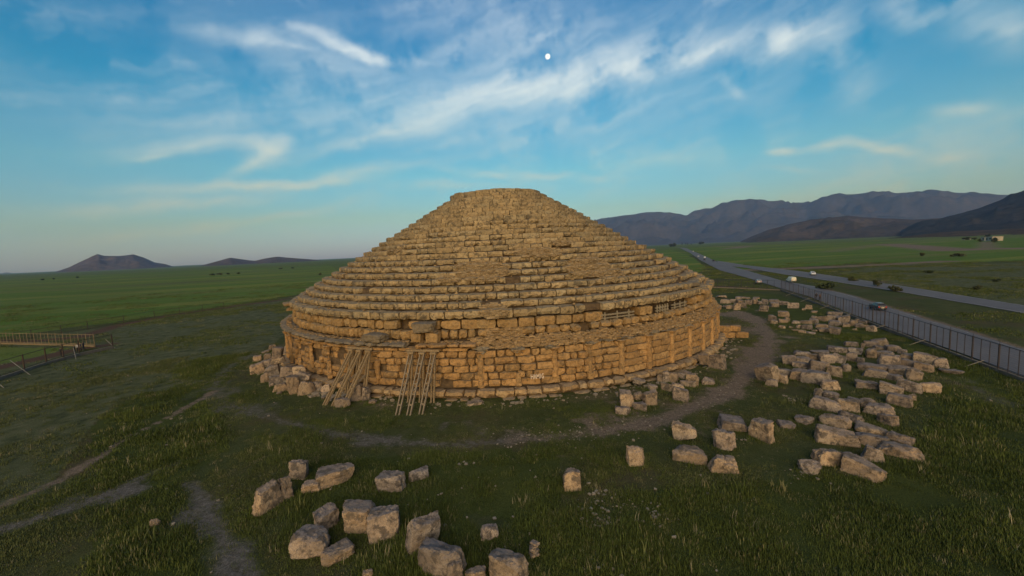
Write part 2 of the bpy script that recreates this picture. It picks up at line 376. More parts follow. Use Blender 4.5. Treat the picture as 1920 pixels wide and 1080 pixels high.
def masks(X, Y):
    r = np.hypot(X, Y)
    wob = 1 + 0.45 * vn2(X * .35, Y * .35, 21) + 0.3 * vn2(X * 1.1, Y * 1.1, 22)
    z = np.zeros_like(X)
    dirt = np.maximum(.9 * soft(seg_dist(X, Y, DIRT) * wob * wob, 2.1), 0.6 * soft(seg_dist(X, Y, DIRT2) * wob * wob, 1.4))
    dirt = np.maximum(dirt, .9 * soft(seg_dist(X, Y, TRAIL) * wob, .45))
    dirt = np.maximum(dirt, .55 * np.clip(1 - np.abs(r - 31.5) / 3.2, 0, 1) * np.clip(.55 + .6 * vn2(X * .2, Y * .2, 5), 0, 1))
    right = np.clip((X - 2) / 10, 0, 1) * (r > 30) * np.clip(1.3 - (r - 30) / 14, 0, 1)
    dirt = np.maximum(dirt, .5 * right * np.clip(.6 + .7 * vn2(X * .25, Y * .25, 15), 0, 1))
    for pts, w, s in TRACKS: dirt = np.maximum(dirt, s * soft(seg_dist(X, Y, pts), w))
    grey = z.copy()
    for pts, w, s in GREY: grey = np.maximum(grey, .92 * s * soft(seg_dist(X, Y, pts) * wob * wob, w * 1.1))
    red = z.copy()
    for pts, w, s in RED: red = np.maximum(red, s * soft(seg_dist(X, Y, pts) * (1 + .3 * vn2(X * .2, Y * .2, 31)), w))
    bright = z.copy()
    for p in BRIGHT: bright = np.maximum(bright, in_poly(X, Y, p) * 1.0)
    bright = np.where((r > 330) & (Y > -20), np.maximum(bright, .55), bright)
    scrub = z.copy()
    for p in SCRUB: scrub = np.maximum(scrub, in_poly(X, Y, p) * 1.0)
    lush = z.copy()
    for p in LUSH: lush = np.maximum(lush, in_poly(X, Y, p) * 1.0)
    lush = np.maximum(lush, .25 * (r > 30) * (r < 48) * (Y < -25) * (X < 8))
    return dirt, grey, red, bright, scrub, lush

def ground_material():
    m_, W, b = mat('turf_and_soil')
    geo = W.n('ShaderNodeNewGeometry'); P = geo.outputs['Position']
    a1 = W.n('ShaderNodeAttribute', attribute_name='soil'); a2 = W.n('ShaderNodeAttribute', attribute_name='turf')
    s1 = W.n('ShaderNodeSeparateColor', i_0=a1.outputs['Color']); s2 = W.n('ShaderNodeSeparateColor', i_0=a2.outputs['Color'])
    n_far = W.noise(P, .012, 6, .6).outputs[0]
    n_mid = W.noise(P, .16, 6, .62).outputs[0]
    n_m2 = W.noise(P, .75, 5, .6).outputs[0]
    n_fine = W.noise(P, 4.0, 6, .7).outputs[0]
    n_blade = W.noise(P, 19.0, 4, .75).outputs[0]
    # field strips lie along the valley
    mp = W.n('ShaderNodeMapping', vector_type='TEXTURE', i_0=P); mp.inputs[2].default_value = (0, 0, R(12)); mp.inputs[3].default_value = (520, 46, 1)
    strip = W.noise(mp.outputs[0], 1.0, 5, .6).outputs[0]
    base = W.ramp(n_mid, [(.25, (.052, .066, .027)), (.45, (.072, .089, .034)), (.60, (.093, .103, .042)), (.78, (.120, .112, .060))])
    base = W.mix(W.mr(n_m2, .42, .68, 0, .65), base, (.055, .070, .025))
    brown = W.mr(W.noise(P, .09, 6, .68).outputs[0], .48, .66, 0, .75)
    base = W.mix(W.m('MULTIPLY', brown, W.mr(n_fine, .3, .6, .5, 1)), base, (.105, .080, .052))
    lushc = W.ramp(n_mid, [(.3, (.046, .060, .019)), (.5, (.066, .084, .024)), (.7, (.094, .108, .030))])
    def soften(v, lo=.25, hi=.75, amt=.55):
        return W.mr(W.m('ADD', v, W.m('MULTIPLY', W.m('SUBTRACT', W.m('MULTIPLY_ADD', n_m2, .5, W.m('MULTIPLY', n_fine, .5)), .5), amt * 2.2)), lo, hi)
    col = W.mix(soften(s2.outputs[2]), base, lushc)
    scr = W.ramp(n_m2, [(.3, (.066, .082, .040)), (.5, (.102, .116, .058)), (.7, (.148, .150, .090))])
    col = W.mix(soften(s2.outputs[1], .2, .8, .3), col, scr)
    brc = W.ramp(strip, [(.26, (.095, .110, .050)), (.40, (.145, .180, .048)), (.50, (.092, .170, .028)), (.58, (.200, .225, .052)), (.66, (.110, .165, .034)), (.78, (.175, .160, .085))])
    brc = W.mix(W.mr(n_far, .48, .72, 0, .5), brc, (.100, .125, .040))
    col = W.mix(soften(s2.outputs[0], .3, .7, .25), col, brc)
    redc = W.mix(n_fine, (.085, .050, .036), (.14, .088, .066)); col = W.mix(soften(s1.outputs[2]), col, redc)
    gryc = W.ramp(n_fine, [(.3, (.10, .092, .08)), (.55, (.17, .158, .145)), (.75, (.25, .235, .22))]); col = W.mix(soften(s1.outputs[1], .3, .8), col, gryc)
    drc = W.ramp(n_fine, [(.3, (.14, .110, .085)), (.55, (.225, .178, .138)), (.75, (.30, .245, .195))]); col = W.mix(soften(s1.outputs[0], .3, .75), col, drc)
    col = W.mix(W.mr(n_blade, .38, .58, .75, 0), col, W.mix(1.0, col, (.38, .38, .36), 'MULTIPLY'))
    col = W.mix(W.mr(n_m2, .30, .46, .6, 0), col, W.mix(1.0, col, (.55, .57, .55), 'MULTIPLY'))
    col = W.mix(W.mr(n_fine, .62, .78, 0, .35), col, (.115, .098, .055))
    W.set(b.inputs['Base Color'], col); b.inputs['Roughness'].default_value = 1.0; b.inputs['Specular IOR Level'].default_value = .05
    h = W.m('ADD', W.m('MULTIPLY', n_fine, .6), W.m('MULTIPLY', n_blade, .35))
    bp = W.n('ShaderNodeBump', i_Strength=.8, i_Distance=.16, i_Height=h); W.set(b.inputs['Normal'], bp.outputs[0])
    return m_
M_GROUND = ground_material()

def build_ground():
    az = np.concatenate([np.arange(-68, 68.01, .24), np.arange(71, 290, 3.0)]); az = np.radians(az); na = len(az)
    rr = [4.0]
    while rr[-1] < 15500: rr.append(rr[-1] * 1.019)
    rr = np.array(rr); nr = len(rr)
    A, Rr = np.meshgrid(az, rr)
    X = CAM[0] + Rr * np.sin(A); Y = CAM[1] + Rr * np.cos(A); Z = ground_z(X, Y)
    V = np.stack([X, Y, Z], -1).reshape(-1, 3); V = np.vstack([V, [[CAM[0], CAM[1], 0.0]]])
    i, j = np.meshgrid(np.arange(nr - 1), np.arange(na), indexing='ij'); j2 = (j + 1) % na
    Q = np.stack([i*na + j, i*na + j2, (i+1)*na + j2, (i+1)*na + j], -1).reshape(-1, 4)
    T = np.stack([np.full(na, len(V) - 1), (np.arange(na) + 1) % na, np.arange(na)], -1)
    me = bpy.data.meshes.new('ground'); nq, ntri = len(Q), len(T)
    me.vertices.add(len(V)); me.vertices.foreach_set('co', V.astype(np.float32).ravel())
    me.loops.add(nq*4 + ntri*3); me.loops.foreach_set('vertex_index', np.concatenate([Q[:, ::-1].ravel(), T[:, ::-1].ravel()]).astype(np.int32))
    me.polygons.add(nq + ntri); me.polygons.foreach_set('loop_start', np.concatenate([np.arange(nq)*4, nq*4 + np.arange(ntri)*3]).astype(np.int32))
    me.polygons.foreach_set('use_smooth', np.ones(nq + ntri, bool))
    me.update(calc_edges=True)
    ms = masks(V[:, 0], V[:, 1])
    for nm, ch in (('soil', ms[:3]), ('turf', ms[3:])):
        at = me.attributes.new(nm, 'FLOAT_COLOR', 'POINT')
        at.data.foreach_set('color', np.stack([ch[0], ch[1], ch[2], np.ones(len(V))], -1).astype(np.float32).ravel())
    me.materials.append(M_GROUND)
    ob = link('ground', me); ob['kind'] = 'structure'; ob['label'] = 'grassy plain with worn dirt paths and green fields to the horizon'
    return ob
build_ground()

# ------------------------------------------------------------------ roads (sheets just above the ground)
def resamp(P, n):
    P = np.array(P, float); d = np.concatenate([[0], np.cumsum(np.linalg.norm(np.diff(P, axis=0), axis=1))]); t = np.linspace(0, 1, n)
    # equal shares of each span so that both edges stay abreast
    k = np.linspace(0, len(P) - 1, n); 
    return np.stack([np.interp(k, np.arange(len(P)), P[:, c]) for c in (0, 1)], -1)
def strip(name, A, B, m_, z, n=120, label=None, crown=.05, nx=5):
    A = resamp(A, n); B = resamp(B, n); V = []; F = []
    for a, b_ in zip(A, B):
        for s in np.linspace(0, 1, nx):
            p = a * (1 - s) + b_ * s
            V.append((p[0], p[1], float(ground_z(p[0], p[1])) + z + np.hypot(p[0] - CAM[0], p[1] - CAM[1]) * .0005 + crown * (1 - (2*s - 1)**2)))
    for i in range(n - 1):
        for k in range(nx - 1): F.append((i*nx + k, i*nx + k + 1, (i+1)*nx + k + 1, (i+1)*nx + k))
    ob = mesh_obj(name, V, F, m_, smooth=True); ob['kind'] = 'structure'
    if label: ob['label'] = label
    return A, B
FENCE_C = np.array([62.8, 27.6]); FENCE_D = np.array([-.3655, -.9308]); FENCE_N = np.array([.9308, -.3655])
fen = lambda t, o: tuple(FENCE_C + FENCE_D * t + FENCE_N * o)
EA = PX((1270.5,464.6),(1281,468.6),(1293,474.7),(1312,488),(1349,507),(1400,521),(1460,540)) + [fen(12, 2.0), fen(30, 1.0), fen(50, .8), fen(75, .8), fen(110, .8)]
EB = PX((1268.5,463.9),(1279,465.3),(1289,467.0),(1308,475.5),(1347,492.5),(1380,502),(1465,526.5),(1530,538),(1600,556),(1700,588),(1860,637),(2300,775))
strip('road', EA, EB, M_ROAD, .03, 170, 'near grey asphalt carriageway running along the fence')
FA = PX((1347,492.5),(1372,499.6),(1400,502.6),(1465,514.4),(1540,525.0),(1700,550),(1920,588),(2600,705))
FB = PX((1343,489.2),(1370,493.2),(1400,498),(1494,508.2),(1580,520.5),(1700,538),(1920,573),(2600,680))
strip('road', FA, FB, M_ROAD, .02, 110, 'far grey asphalt carriageway beyond the grass median')
# worn edge lines
def offset(A, B, f): A = np.array(A); B = np.array(B); return [tuple(a*(1-f) + b*f) for a, b in zip(A, B)]
def paint(A, B, f0, w, n):
    A = np.array(A, float); B = np.array(B, float); L = np.linalg.norm(B - A, axis=1, keepdims=True)
    p = A*(1-f0) + B*f0; u_ = (B - A)/L
    return [tuple(x) for x in p - u_*w/2], [tuple(x) for x in p + u_*w/2]
for (A, B, f, n) in ((EA, EB, .93, 170), (FA, FB, .06, 110), (FA, FB, .94, 110)):
    a, b_ = paint(A, B, f, .16, n); strip('road_marking', a, b_, M_LINE, .052, n, None, .0, 2)

# ------------------------------------------------------------------ the mausoleum
HT, RISE, R0, TREAD, NT_ = 20.09, 0.5974, 6.187, 1.0233, 23
zt = lambda k: HT - RISE * k
rt = lambda k: R0 + TREAD * k
pol = lambda phi, r, z: np.array([r * math.sin(phi), -r * math.cos(phi), z])   # phi from the side facing the camera, + to the right
def phi_at(px, py, r):
    P = cyl(px, py, r); return math.atan2(P[0], -P[1])

def block_mesh(name, L, D, H, seed, m_, nx=3, ny=2, nz=2, rough=.03, rnd=.05, notch=.0, bulge=.0, top_slope=.0):
    """a weathered block: front face at y=-D/2, worn arrises, notched lower edge"""
    r_ = np.random.default_rng(seed)
    idx = {}; V = []
    def vid(i, j, k):
        key = (i, j, k)
        if key not in idx: idx[key] = len(V); V.append((i / nx - .5, j / ny - .5, k / nz - .5))
        return idx[key]
    F = []
    for i in range(nx):
        for k in range(nz):
            F.append((vid(i,0,k), vid(i+1,0,k), vid(i+1,0,k+1), vid(i,0,k+1))); F.append((vid(i,ny,k), vid(i,ny,k+1), vid(i+1,ny,k+1), vid(i+1,ny,k)))
        for j in range(ny):
            F.append((vid(i,j,0), vid(i,j+1,0), vid(i+1,j+1,0), vid(i+1,j,0))); F.append((vid(i,j,nz), vid(i+1,j,nz), vid(i+1,j+1,nz), vid(i,j+1,nz)))
    for j in range(ny):
        for k in range(nz):
            F.append((vid(0,j,k), vid(0,j,k+1), vid(0,j+1,k+1), vid(0,j+1,k))); F.append((vid(nx,j,k), vid(nx,j+1,k), vid(nx,j+1,k+1), vid(nx,j,k+1)))
    V = np.array(V); U = V.copy(); V = V * np.array([L, D, H])
    ex = np.abs(U) > .49; cnt = ex.sum(1)
    for ax in range(3):
        m2 = ex[:, ax] & (cnt >= 2); V[m2, ax] -= np.sign(U[m2, ax]) * rnd * (1 + .6 * (cnt[m2] == 3)) * r_.uniform(.3, 1.3, m2.sum())
    V += r_.normal(0, rough, V.shape) * np.array([.7, 1, .8])
    if bulge: V[:, 1] -= bulge * (U[:, 1] < -.49) * np.cos(U[:, 2] * math.pi) * (.7 + .3 * np.cos(U[:, 0] * math.pi))
    if notch:
        lo = (U[:, 1] < -.49) & (U[:, 2] < -.49)
        V[lo, 1] += r_.uniform(0, 1, lo.sum()) ** 2 * notch * 1.6; V[lo, 2] += r_.uniform(0, 1, lo.sum()) ** 2 * notch
    if top_slope: V[:, 2] -= top_slope * (U[:, 1] < -.49) * (U[:, 2] > .49)
    me = bpy.data.meshes.new(name); me.from_pydata(V.tolist(), [], F); me.materials.append(m_); me.update()
    return me
_bank = {}
def bank(kind, L, D, H, m_, n=5, **kw):
    """shared meshes for alike blocks: a few shapes per size class"""
    key = (kind, round(L, 2), round(D, 2), round(H, 2), m_.name, rng.randrange(n))
    if key not in _bank: _bank[key] = block_mesh(kind, L, D, H, hash(key[:4] + (key[5],)) & 0xffff if False else (len(_bank) * 7919 + 13) & 0xffff, m_, **kw)
    return _bank[key]

tomb = thing('mausoleum', 'huge round stepped stone mausoleum with a cone roof rising from the grass', 'mausoleum', (0, 0, 0))

# solid core behind the facing blocks
def revolve(name, prof, m_, seg=180, jit=.0, parent=None):
    V = []; F = []
    for s in range(seg):
        a = 2 * math.pi * s / seg
        for r, z in prof: V.append(pol(a, r + jit * rng.uniform(-1, 1), z))
    n = len(prof)
    for s in range(seg):
        for i in range(n - 1): F.append((s*n + i, ((s+1) % seg)*n + i, ((s+1) % seg)*n + i + 1, s*n + i + 1))
    return mesh_obj(name, V, F, m_, parent)
prof = [(29.5, -.3), (29.5, .62), (28.75, .62), (28.75, 3.7), (28.2, 3.75), (28.1, 4.4), (27.75, 4.4), (27.75, 5.3), (27.3, 5.3), (27.3, 6.1)]
for k in range(22, -1, -1):
    rc = rt(k) - max(0, k - 19) * .10 - .36; prof += [(rc, zt(k) - RISE - .02), (rc, zt(k) - .10)]
prof += [(.01, zt(0) - .12)]
revolve('core', prof, M_CORE, 200, .05, tomb)

RUBBLE = [(903,508,42,17),(1100,500,34,17),(1010,473,42,8),(926,583,20,12),(1140,512,22,9),(840,523,18,6),(1052,455,16,5),(742,470,12,4)]
def in_rubble(px, py): return any(((px - a) / c)**2 + ((py - b) / d)**2 < 1 for a, b, c, d in RUBBLE)

SLOTS = {}   # kind -> list of (mesh, matrix, px area)
def put(kind, me, phi, r_front, z, D, dphi=0.0, tilt=0.0, roll=0.0, scale=(1, 1, 1)):
    """set a block with its front face on radius r_front, its centre at height z"""
    P = pol(phi, r_front - D / 2, z)
    M = Matrix.Translation(P) @ Matrix.Rotation(phi + dphi, 4, 'Z') @ Matrix.Rotation(tilt, 4, 'X') @ Matrix.Rotation(roll, 4, 'Y') @ Matrix.Diagonal((*scale, 1))
    q_, dep = project(pol(phi, r_front, z)); facing = max(.05, math.cos(phi - math.atan2(CAM[0], -CAM[1])))
    ext = max(v.co.x for v in me.vertices) * 2 * max(v.co.z for v in me.vertices) * 2
    vis = math.cos(phi) * 60.71 > r_front * .97
    SLOTS.setdefault(kind, []).append((me, M, ext * (FPX / dep)**2 * facing * (1 if vis else .01)))
def flush(kind, cap, stuff_mat):
    """largest-looking blocks become parts; the rest is one joined part"""
    L_ = sorted(SLOTS.pop(kind, []), key=lambda t: -t[2])
    for me, M, a in L_[:cap]:
        ob = link(kind, me, tomb); ob.matrix_world = M
    rest = L_[cap:]
    if rest:
        V = []; F = []
        for me, M, a in rest:
            n = len(V); V.extend([M @ v.co for v in me.vertices]); F.extend([[i + n for i in p.vertices] for p in me.polygons])
        ob = mesh_obj(kind, V, F, stuff_mat, tomb); ob['kind'] = 'stuff'
def ring(kind, r, z0, z1, lens, D, m_, lo=-78, hi=78, gap=.03, jr=.03, jz=.012, skip=None, start=None, hook=None, **kw):
    a = R(lo) + (start if start is not None else rng.uniform(0, .03))
    while a < R(hi):
        L = rng.choice(lens); w = (L + gap) / r
        phi = a + w / 2; a += w
        if skip and skip(phi, r, (z0 + z1) / 2): continue
        H = z1 - z0 - .015
        me = bank(kind, L, D, H, m_, **kw)
        dr = rng.gauss(0, jr); dz = rng.gauss(0, jz); args = dict(dphi=rng.gauss(0, .012), tilt=rng.gauss(0, .015), roll=rng.gauss(0, .006))
        if hook:
            h_ = hook(phi, r, (z0 + z1) / 2)
            if h_ is None: continue
            dr += h_
        put(kind, me, phi, r + dr, (z0 + z1) / 2 + dz, D, **args)

# --- stepped cone
PH_R = R(44)
for k in range(22, -1, -1):
    z1, z0, r = zt(k), zt(k) - RISE, rt(k) - max(0, k - 19) * .10
    if k >= 15: lens, kw, jr = [.95, 1.25, 1.55, 1.95], dict(notch=.12, bulge=.02, rnd=.040, rough=.020, nx=4, nz=2, top_slope=.02), .028
    elif k >= 8: lens, kw, jr = [1.0, 1.25, 1.55, 1.9, 2.3], dict(notch=.03, bulge=.008, rnd=.024, rough=.015, nx=4, nz=2), .026
    else: lens, kw, jr = [.9, 1.2, 1.5, 1.9], dict(notch=.015, bulge=.003, rnd=.02, rough=.012, nx=3, nz=2), .028
    def skip(phi, r_, z_, k=k):
        q_, _d = project(pol(phi, r_, z_))
        if k < 22 and k > 2 and in_rubble(q_[0], q_[1]): return True
        if k == 22 and R(14) < phi < R(16.2): return True
        if k == 0 and phi < R(-9): return True
        if k == 1 and phi < R(-9): return True
        return rng.random() < (.007 if phi < PH_R or k < 13 else .09)
    def hook(phi, r_, z_, k=k):
        d = .10 * vn2(phi * r_ * .5, k * .9, 41)
        if phi > PH_R and k > 13: d += rng.choice([-.3, -.12, 0, .05, .35])
        if k <= 2: d += .06 * vn2(phi * r_, k * 3, 43)
        return d
    top = z1
    if k == 1: ring('step_block', r, z0, z1 + .42, lens, 1.25, M_TIER, -80, -9, .018, jr, .05, None, hook=hook, **kw)
    zlo = z0 - (.13 if k == 22 else 0)
    ring('step_block', r, zlo, top, lens, 1.25 if k else 1.6, M_TIER, -80, 82, .022, jr, .011, skip, hook=hook, **kw)
# flat paving of the topmost platform
for i in range(-4, 5):
    for j in range(-4, 5):
        x, y = i * 1.15, j * 1.15
        if math.hypot(x, y) < 5.0:
            me = bank('platform_slab', 1.1, 1.1, .35, M_CAP); SLOTS.setdefault('platform_slab', []).append((me, Matrix.Translation((x, y, zt(0) - .19 + rng.gauss(0, .02))), 1))
flush('step_block', 298, M_TIER_I); flush('platform_slab', 200, M_CAP)

# --- courses between cone and drum
PX_R0 = phi_at(1118, 603, 28.0); PX_R1 = phi_at(1290, 575, 28.0); PX_G0 = phi_at(1195, 590, 28.0); PX_G1 = phi_at(1226, 585, 28.0)
SQD = math.degrees(phi_at(880, 640, 28.3))
ring('upper_course_block', 28.17, 5.37, 6.19, [.9, 1.15, 1.4, 1.7], 1.0, M_UP, -78, SQD, .05, .07, .015, skip=lambda p, r, z: (PX_R0 < p < PX_G0 or PX_G1 < p < PX_R1) or rng.random() < .02, nx=3, nz=2, rough=.035, rnd=.07)
ring('upper_course_block', 28.36, 5.37, 6.19, [.9, 1.15, 1.4, 1.7], 1.0, M_UP, SQD, 78, .05, .07, .015, skip=lambda p, r, z: (PX_R0 < p < PX_G0 or PX_G1 < p < PX_R1) or rng.random() < .02, nx=3, nz=2, rough=.035, rnd=.07)
for p in (PX_R0 + .005, PX_G0 + .018): put('upper_course_block', bank('upper_course_block', 1.15, 1.0, .8, M_UP), p, 28.15, 5.78, 1.0)
SQ0 = phi_at(880, 640, 28.3)
ring('lower_course_block', 28.32, 4.47, 5.36, [.5, .6, .75, .95], .9, M_UP, -78, math.degrees(SQ0), .05, .05, .015, notch=.1, nx=3, nz=3, rough=.04, rnd=.08)
ring('lower_course_block', 28.48, 4.62, 5.38, [.72, .85, .95, 1.1], .9, M_UP, math.degrees(SQ0), 78, .07, .08, .03, skip=lambda p, r, z: (phi_at(915,640,28.3) < p < phi_at(982,640,28.3)) or rng.random() < .04, notch=.12, nx=3, nz=3, rough=.05, rnd=.11)
flush('upper_course_block', 200, M_UP); flush('lower_course_block', 200, M_UP)

# --- drum wall: five courses with engaged half columns every six degrees
PC0 = phi_at(972, 700, 29.2); STEP = R(6.0)
cols = [PC0 + STEP * j for j in range(-18, 18) if abs(PC0 + STEP * j) < R(80)]
LEFT = phi_at(720, 700, 29.2); RIGHT = phi_at(1165, 690, 29.2)
def wall_hook(phi, r, z):
    e = .07 * vn2(phi * 29 * .8, z * 1.7, 51)
    if phi < LEFT: e += .13 * vn2(phi * 29 * .9, z * 1.1, 52) - .05 - (.24 * max(0, vn2(phi * 29 * .7, z * .6, 53)) ** .5 if z > 1.6 else 0)
    if phi < LEFT and rng.random() < (.30 if z > 2.0 else .07): return None
    if rng.random() < .02: return None
    return e + rng.choice([0, 0, .03, -.05])
for c in range(5):
    z0 = .72 + c * .61; z1 = z0 + .61
    ring('wall_block', 29.12, z0, z1, [.62, .85, 1.1, 1.45, 1.8] if c % 2 else [.7, 1.0, 1.3, 1.6], .55, M_DRUM, -78, math.degrees(RIGHT), .045, .035, .015, hook=wall_hook, nx=3, nz=2, rough=.03, rnd=.06)
    ring('wall_block', 29.2, z0, z1, [1.2, 1.6, 2.0, 2.3], .55, M_DRUM, math.degrees(RIGHT), 78, .03, .03, .01, hook=lambda p, r, z: rng.choice([0, .02, -.06]), nx=3, nz=2, rough=.016, rnd=.035)
flush('wall_block', 295, M_DRUM)

def column_mesh(seed, eroded):
    """half column of five drums with a spreading Doric cap, worn unevenly"""
    r_ = np.random.default_rng(seed); V = []; F = []; n = 9; z = .70; rows = []
    for d in range(5):
        gone = r_.random() < eroded * (.38 if seed % 2 else .22)
        rr = (.12 if gone else 1) * .30 * (1 - .02 * d) * (r_.uniform(.78, 1.0) if eroded else r_.uniform(.95, 1)); h = .555
        ox = r_.normal(0, .03 if eroded else .01)
        for zz, f in ((z + .012, .93), (z + .05, 1.0), (z + h * .5, 1 - (.14 * r_.random() if eroded else 0)), (z + h - .05, .99), (z + h - .012, .93)): rows.append((zz, rr * f, ox))
        z += h
    for zz, rr in ((z + .02, .33), (z + .10, .36), (z + .2, .46), (z + .26, .47), (z + .30, .40)): rows.append((zz, rr, 0))
    for zz, rr, ox in rows:
        for i in range(n):
            t = math.pi * i / (n - 1); q_ = rr * (1 + (r_.normal(0, .05) if eroded else r_.normal(0, .012)))
            V.append((ox - math.cos(t) * q_, -math.sin(t) * q_ * .95, zz))
    for a in range(len(rows) - 1):
        for i in range(n - 1): F.append((a*n + i, a*n + i + 1, (a+1)*n + i + 1, (a+1)*n + i))
    F.append(tuple(range(len(V) - n, len(V))))
    me = bpy.data.meshes.new('engaged_column'); me.from_pydata(V, [], F); me.materials.append(M_DRUM); me.update(); return me
cms = [column_mesh(100 + i, True) for i in range(8)]; cmr = [column_mesh(200 + i, False) for i in range(3)]
for i, p in enumerate(cols):
    if PC0 - STEP * 2.4 < p < PC0 - STEP * 1.6: continue
    me = cmr[i % 3] if p > RIGHT else cms[(i * 3) % 8]
    ob = link('engaged_column', me, tomb); rr = 29.10 if p < LEFT else (28.98 if p < RIGHT else 29.08)
    ob.matrix_world = Matrix.Translation(pol(p, rr, 0)) @ Matrix.Rotation(p, 4, 'Z')

# plinth under the wall, ragged below
ring('plinth_block', 29.95, .02, .70, [.75, .95, 1.2, 1.5], .95, M_PLINTH, -78, 78, .05, .05, .02, notch=.28, nx=4, nz=2, rough=.035, rnd=.07, skip=lambda p, r, z: rng.random() < .02)
ring('footing_stone', 30.2, -.15, .10, [.8, 1.1, 1.5], .7, M_PLINTH, -78, 78, .12, .08, .02, nx=3, nz=1, rough=.04, rnd=.06, skip=lambda p, r, z: rng.random() < .25)
flush('plinth_block', 200, M_PLINTH); flush('footing_stone', 150, M_PLINTH)

# architrave and cornice survive on the left; broken caps and rubble elsewhere
CE = phi_at(876, 660, 29.4)
ring('architrave_block', 29.28, 3.78, 4.08, [1.3, 1.7, 2.1], .8, M_DRUM, -78, math.degrees(CE), .04, .03, .01, nx=3, nz=1, rough=.02, rnd=.035)
CI = phi_at(735, 655, 29.5)
ring('cornice_block', 29.60, 4.08, 4.50, [.95, 1.25, 1.5], 1.6, M_CAP, -78, math.degrees(CI), .04, .05, .02, nx=4, ny=3, nz=2, rough=.04, rnd=.09, notch=.16)
CB = phi_at(770, 660, 29.5)
ring('cornice_block', 29.52, 4.08, 4.46, [.95, 1.4, 1.7], 1.5, M_DRUM, math.degrees(CB), math.degrees(CE), .04, .04, .02, nx=4, ny=3, nz=2, rough=.03, rnd=.05, notch=.10)
ring('cap_stone', 29.2, 3.72, 3.98, [.5, .8, 1.1, 1.5], .9, M_CAP, math.degrees(CE), 78, .07, .10, .05, nx=3, nz=1, rough=.06, rnd=.06, skip=lambda p, r, z: rng.random() < (.25 if p < RIGHT else .05))
for p in cols:
    if p > CE and p < RIGHT and rng.random() < .8: put('cap_stone', bank('cap_stone', .9, .9, .5, M_CAP, rough=.06, rnd=.1), p + rng.gauss(0, .01), 29.32, 3.75, .9)
flush('architrave_block', 100, M_DRUM); flush('cornice_block', 150, M_CAP); flush('cap_stone', 150, M_CAP)

# small rubble where facing is lost
def rubble(items, m_, name='rubble_stone'):
    V = []; F = []
    for P, phi, L, D, H in items:
        q_ = nrg.normal(0, .13, (8, 3)); M = np.array(Matrix.Rotation(phi + nrg.normal(0, .16), 3, 'Z') @ Matrix.Rotation(nrg.normal(0, .12), 3, 'X') @ Matrix.Rotation(nrg.normal(0, .06), 3, 'Y'))
        B = np.array([[sx, sy, sz] for sz in (-.5, .5) for sy in (-.5, .5) for sx in (-.5, .5)]) + q_ * .8
        W_ = (B * np.array([L, D, H])) @ M.T + P; n = len(V); V.extend(W_.tolist())
        F.extend([tuple(i + n for i in f) for f in ((0,2,3,1),(4,5,7,6),(0,1,5,4),(2,6,7,3),(0,4,6,2),(1,3,7,5))])
    ob = mesh_obj(name, V, F, m_, tomb); ob['kind'] = 'stuff'; return ob
it = []
for (cx, cy, rx, ry) in RUBBLE:
    for _ in range(int(rx * ry * 1.7)):
        a = rng.uniform(0, 6.283); q_ = math.sqrt(rng.random()) * 1.05
        px, py = cx + rx * 1.05 * q_ * math.cos(a), cy + ry * 1.05 * q_ * math.sin(a)
        d = pix_ray(px, py)   # walk the ray to the stepped cone
        t = 20.0
        while t < 90:
            P = CAM + d * t; r_ = math.hypot(P[0], P[1]); k = (HT - P[2]) / RISE
            if k > 0 and r_ < R0 + TREAD * math.floor(k) - .12 + .10: break
            t += .05
        else: continue
        it.append((P - np.array([P[0], P[1], 0]) / math.hypot(P[0], P[1]) * rng.uniform(.05, .22), math.atan2(P[0], -P[1]), rng.uniform(.22, .8), rng.uniform(.3, .5), rng.uniform(.07, .17)))
rubble(it, M_RUB)
it = []
ph = CE
while ph < R(74):
    for _ in range(17):
        f = rng.random(); p = ph + rng.uniform(0, .02)
        r_ = 29.0 - f * .52; z = 3.92 + f * .78 + rng.gauss(0, .05)
        if p > RIGHT and f > .8 and rng.random() < .4: continue
        it.append((pol(p, r_, z), p, rng.uniform(.16, .6), rng.uniform(.25, .5), rng.uniform(.07, .18)))
    ph += .013
a0, a1 = phi_at(912, 640, 28.3), phi_at(985, 640, 28.3)
for _ in range(260): p = rng.uniform(a0, a1); it.append((pol(p, 28.15 + rng.gauss(0, .06), rng.uniform(4.6, 5.4)), p, rng.uniform(.18, .55), .4, rng.uniform(.08, .16)))
for _ in range(900):
    p = rng.uniform(R(-70), R(74)); it.append((pol(p, 28.5 + rng.random() * .5, (4.5 if p < CE else 4.3) + rng.gauss(0, .03)), p, rng.uniform(.08, .3), .2, rng.uniform(.04, .1)))
for _ in range(260):
    p = rng.uniform(R(-70), R(74)); k = rng.randrange(12, 23); it.append((pol(p, rt(k) - TREAD * rng.uniform(.65, 1.0), zt(k) + .02), p, rng.uniform(.08, .34), .2, rng.uniform(.05, .14)))
rubble(it, M_RUB_O)

# timber wedging in the gap under the lowest cone step
def shoring(p0, p1, nvert):
    mb = MB(); n = 10
    for z in (5.52, 5.80):
        for i in range(n):
            a = p0 + (p1 - p0) * i / n; b_ = p0 + (p1 - p0) * (i + 1) / n
            mb.bar(pol(a, 28.05, z), pol(b_, 28.05, z), .12, .15 if z > 5.6 else .12)
    for i in range(nvert): a = p0 + (p1 - p0) * (i + .5) / nvert; mb.bar(pol(a, 28.08, 5.38), pol(a, 28.08, 6.06), .14, .12)
    mb.build('shoring_frame', M_PLANKG, tomb)
shoring(phi_at(1121, 605, 28), phi_at(1188, 594, 28), 3); shoring(phi_at(1228, 586, 28), phi_at(1252, 582, 28), 5); shoring(phi_at(1258, 580, 28), phi_at(1286, 574, 28), 3)

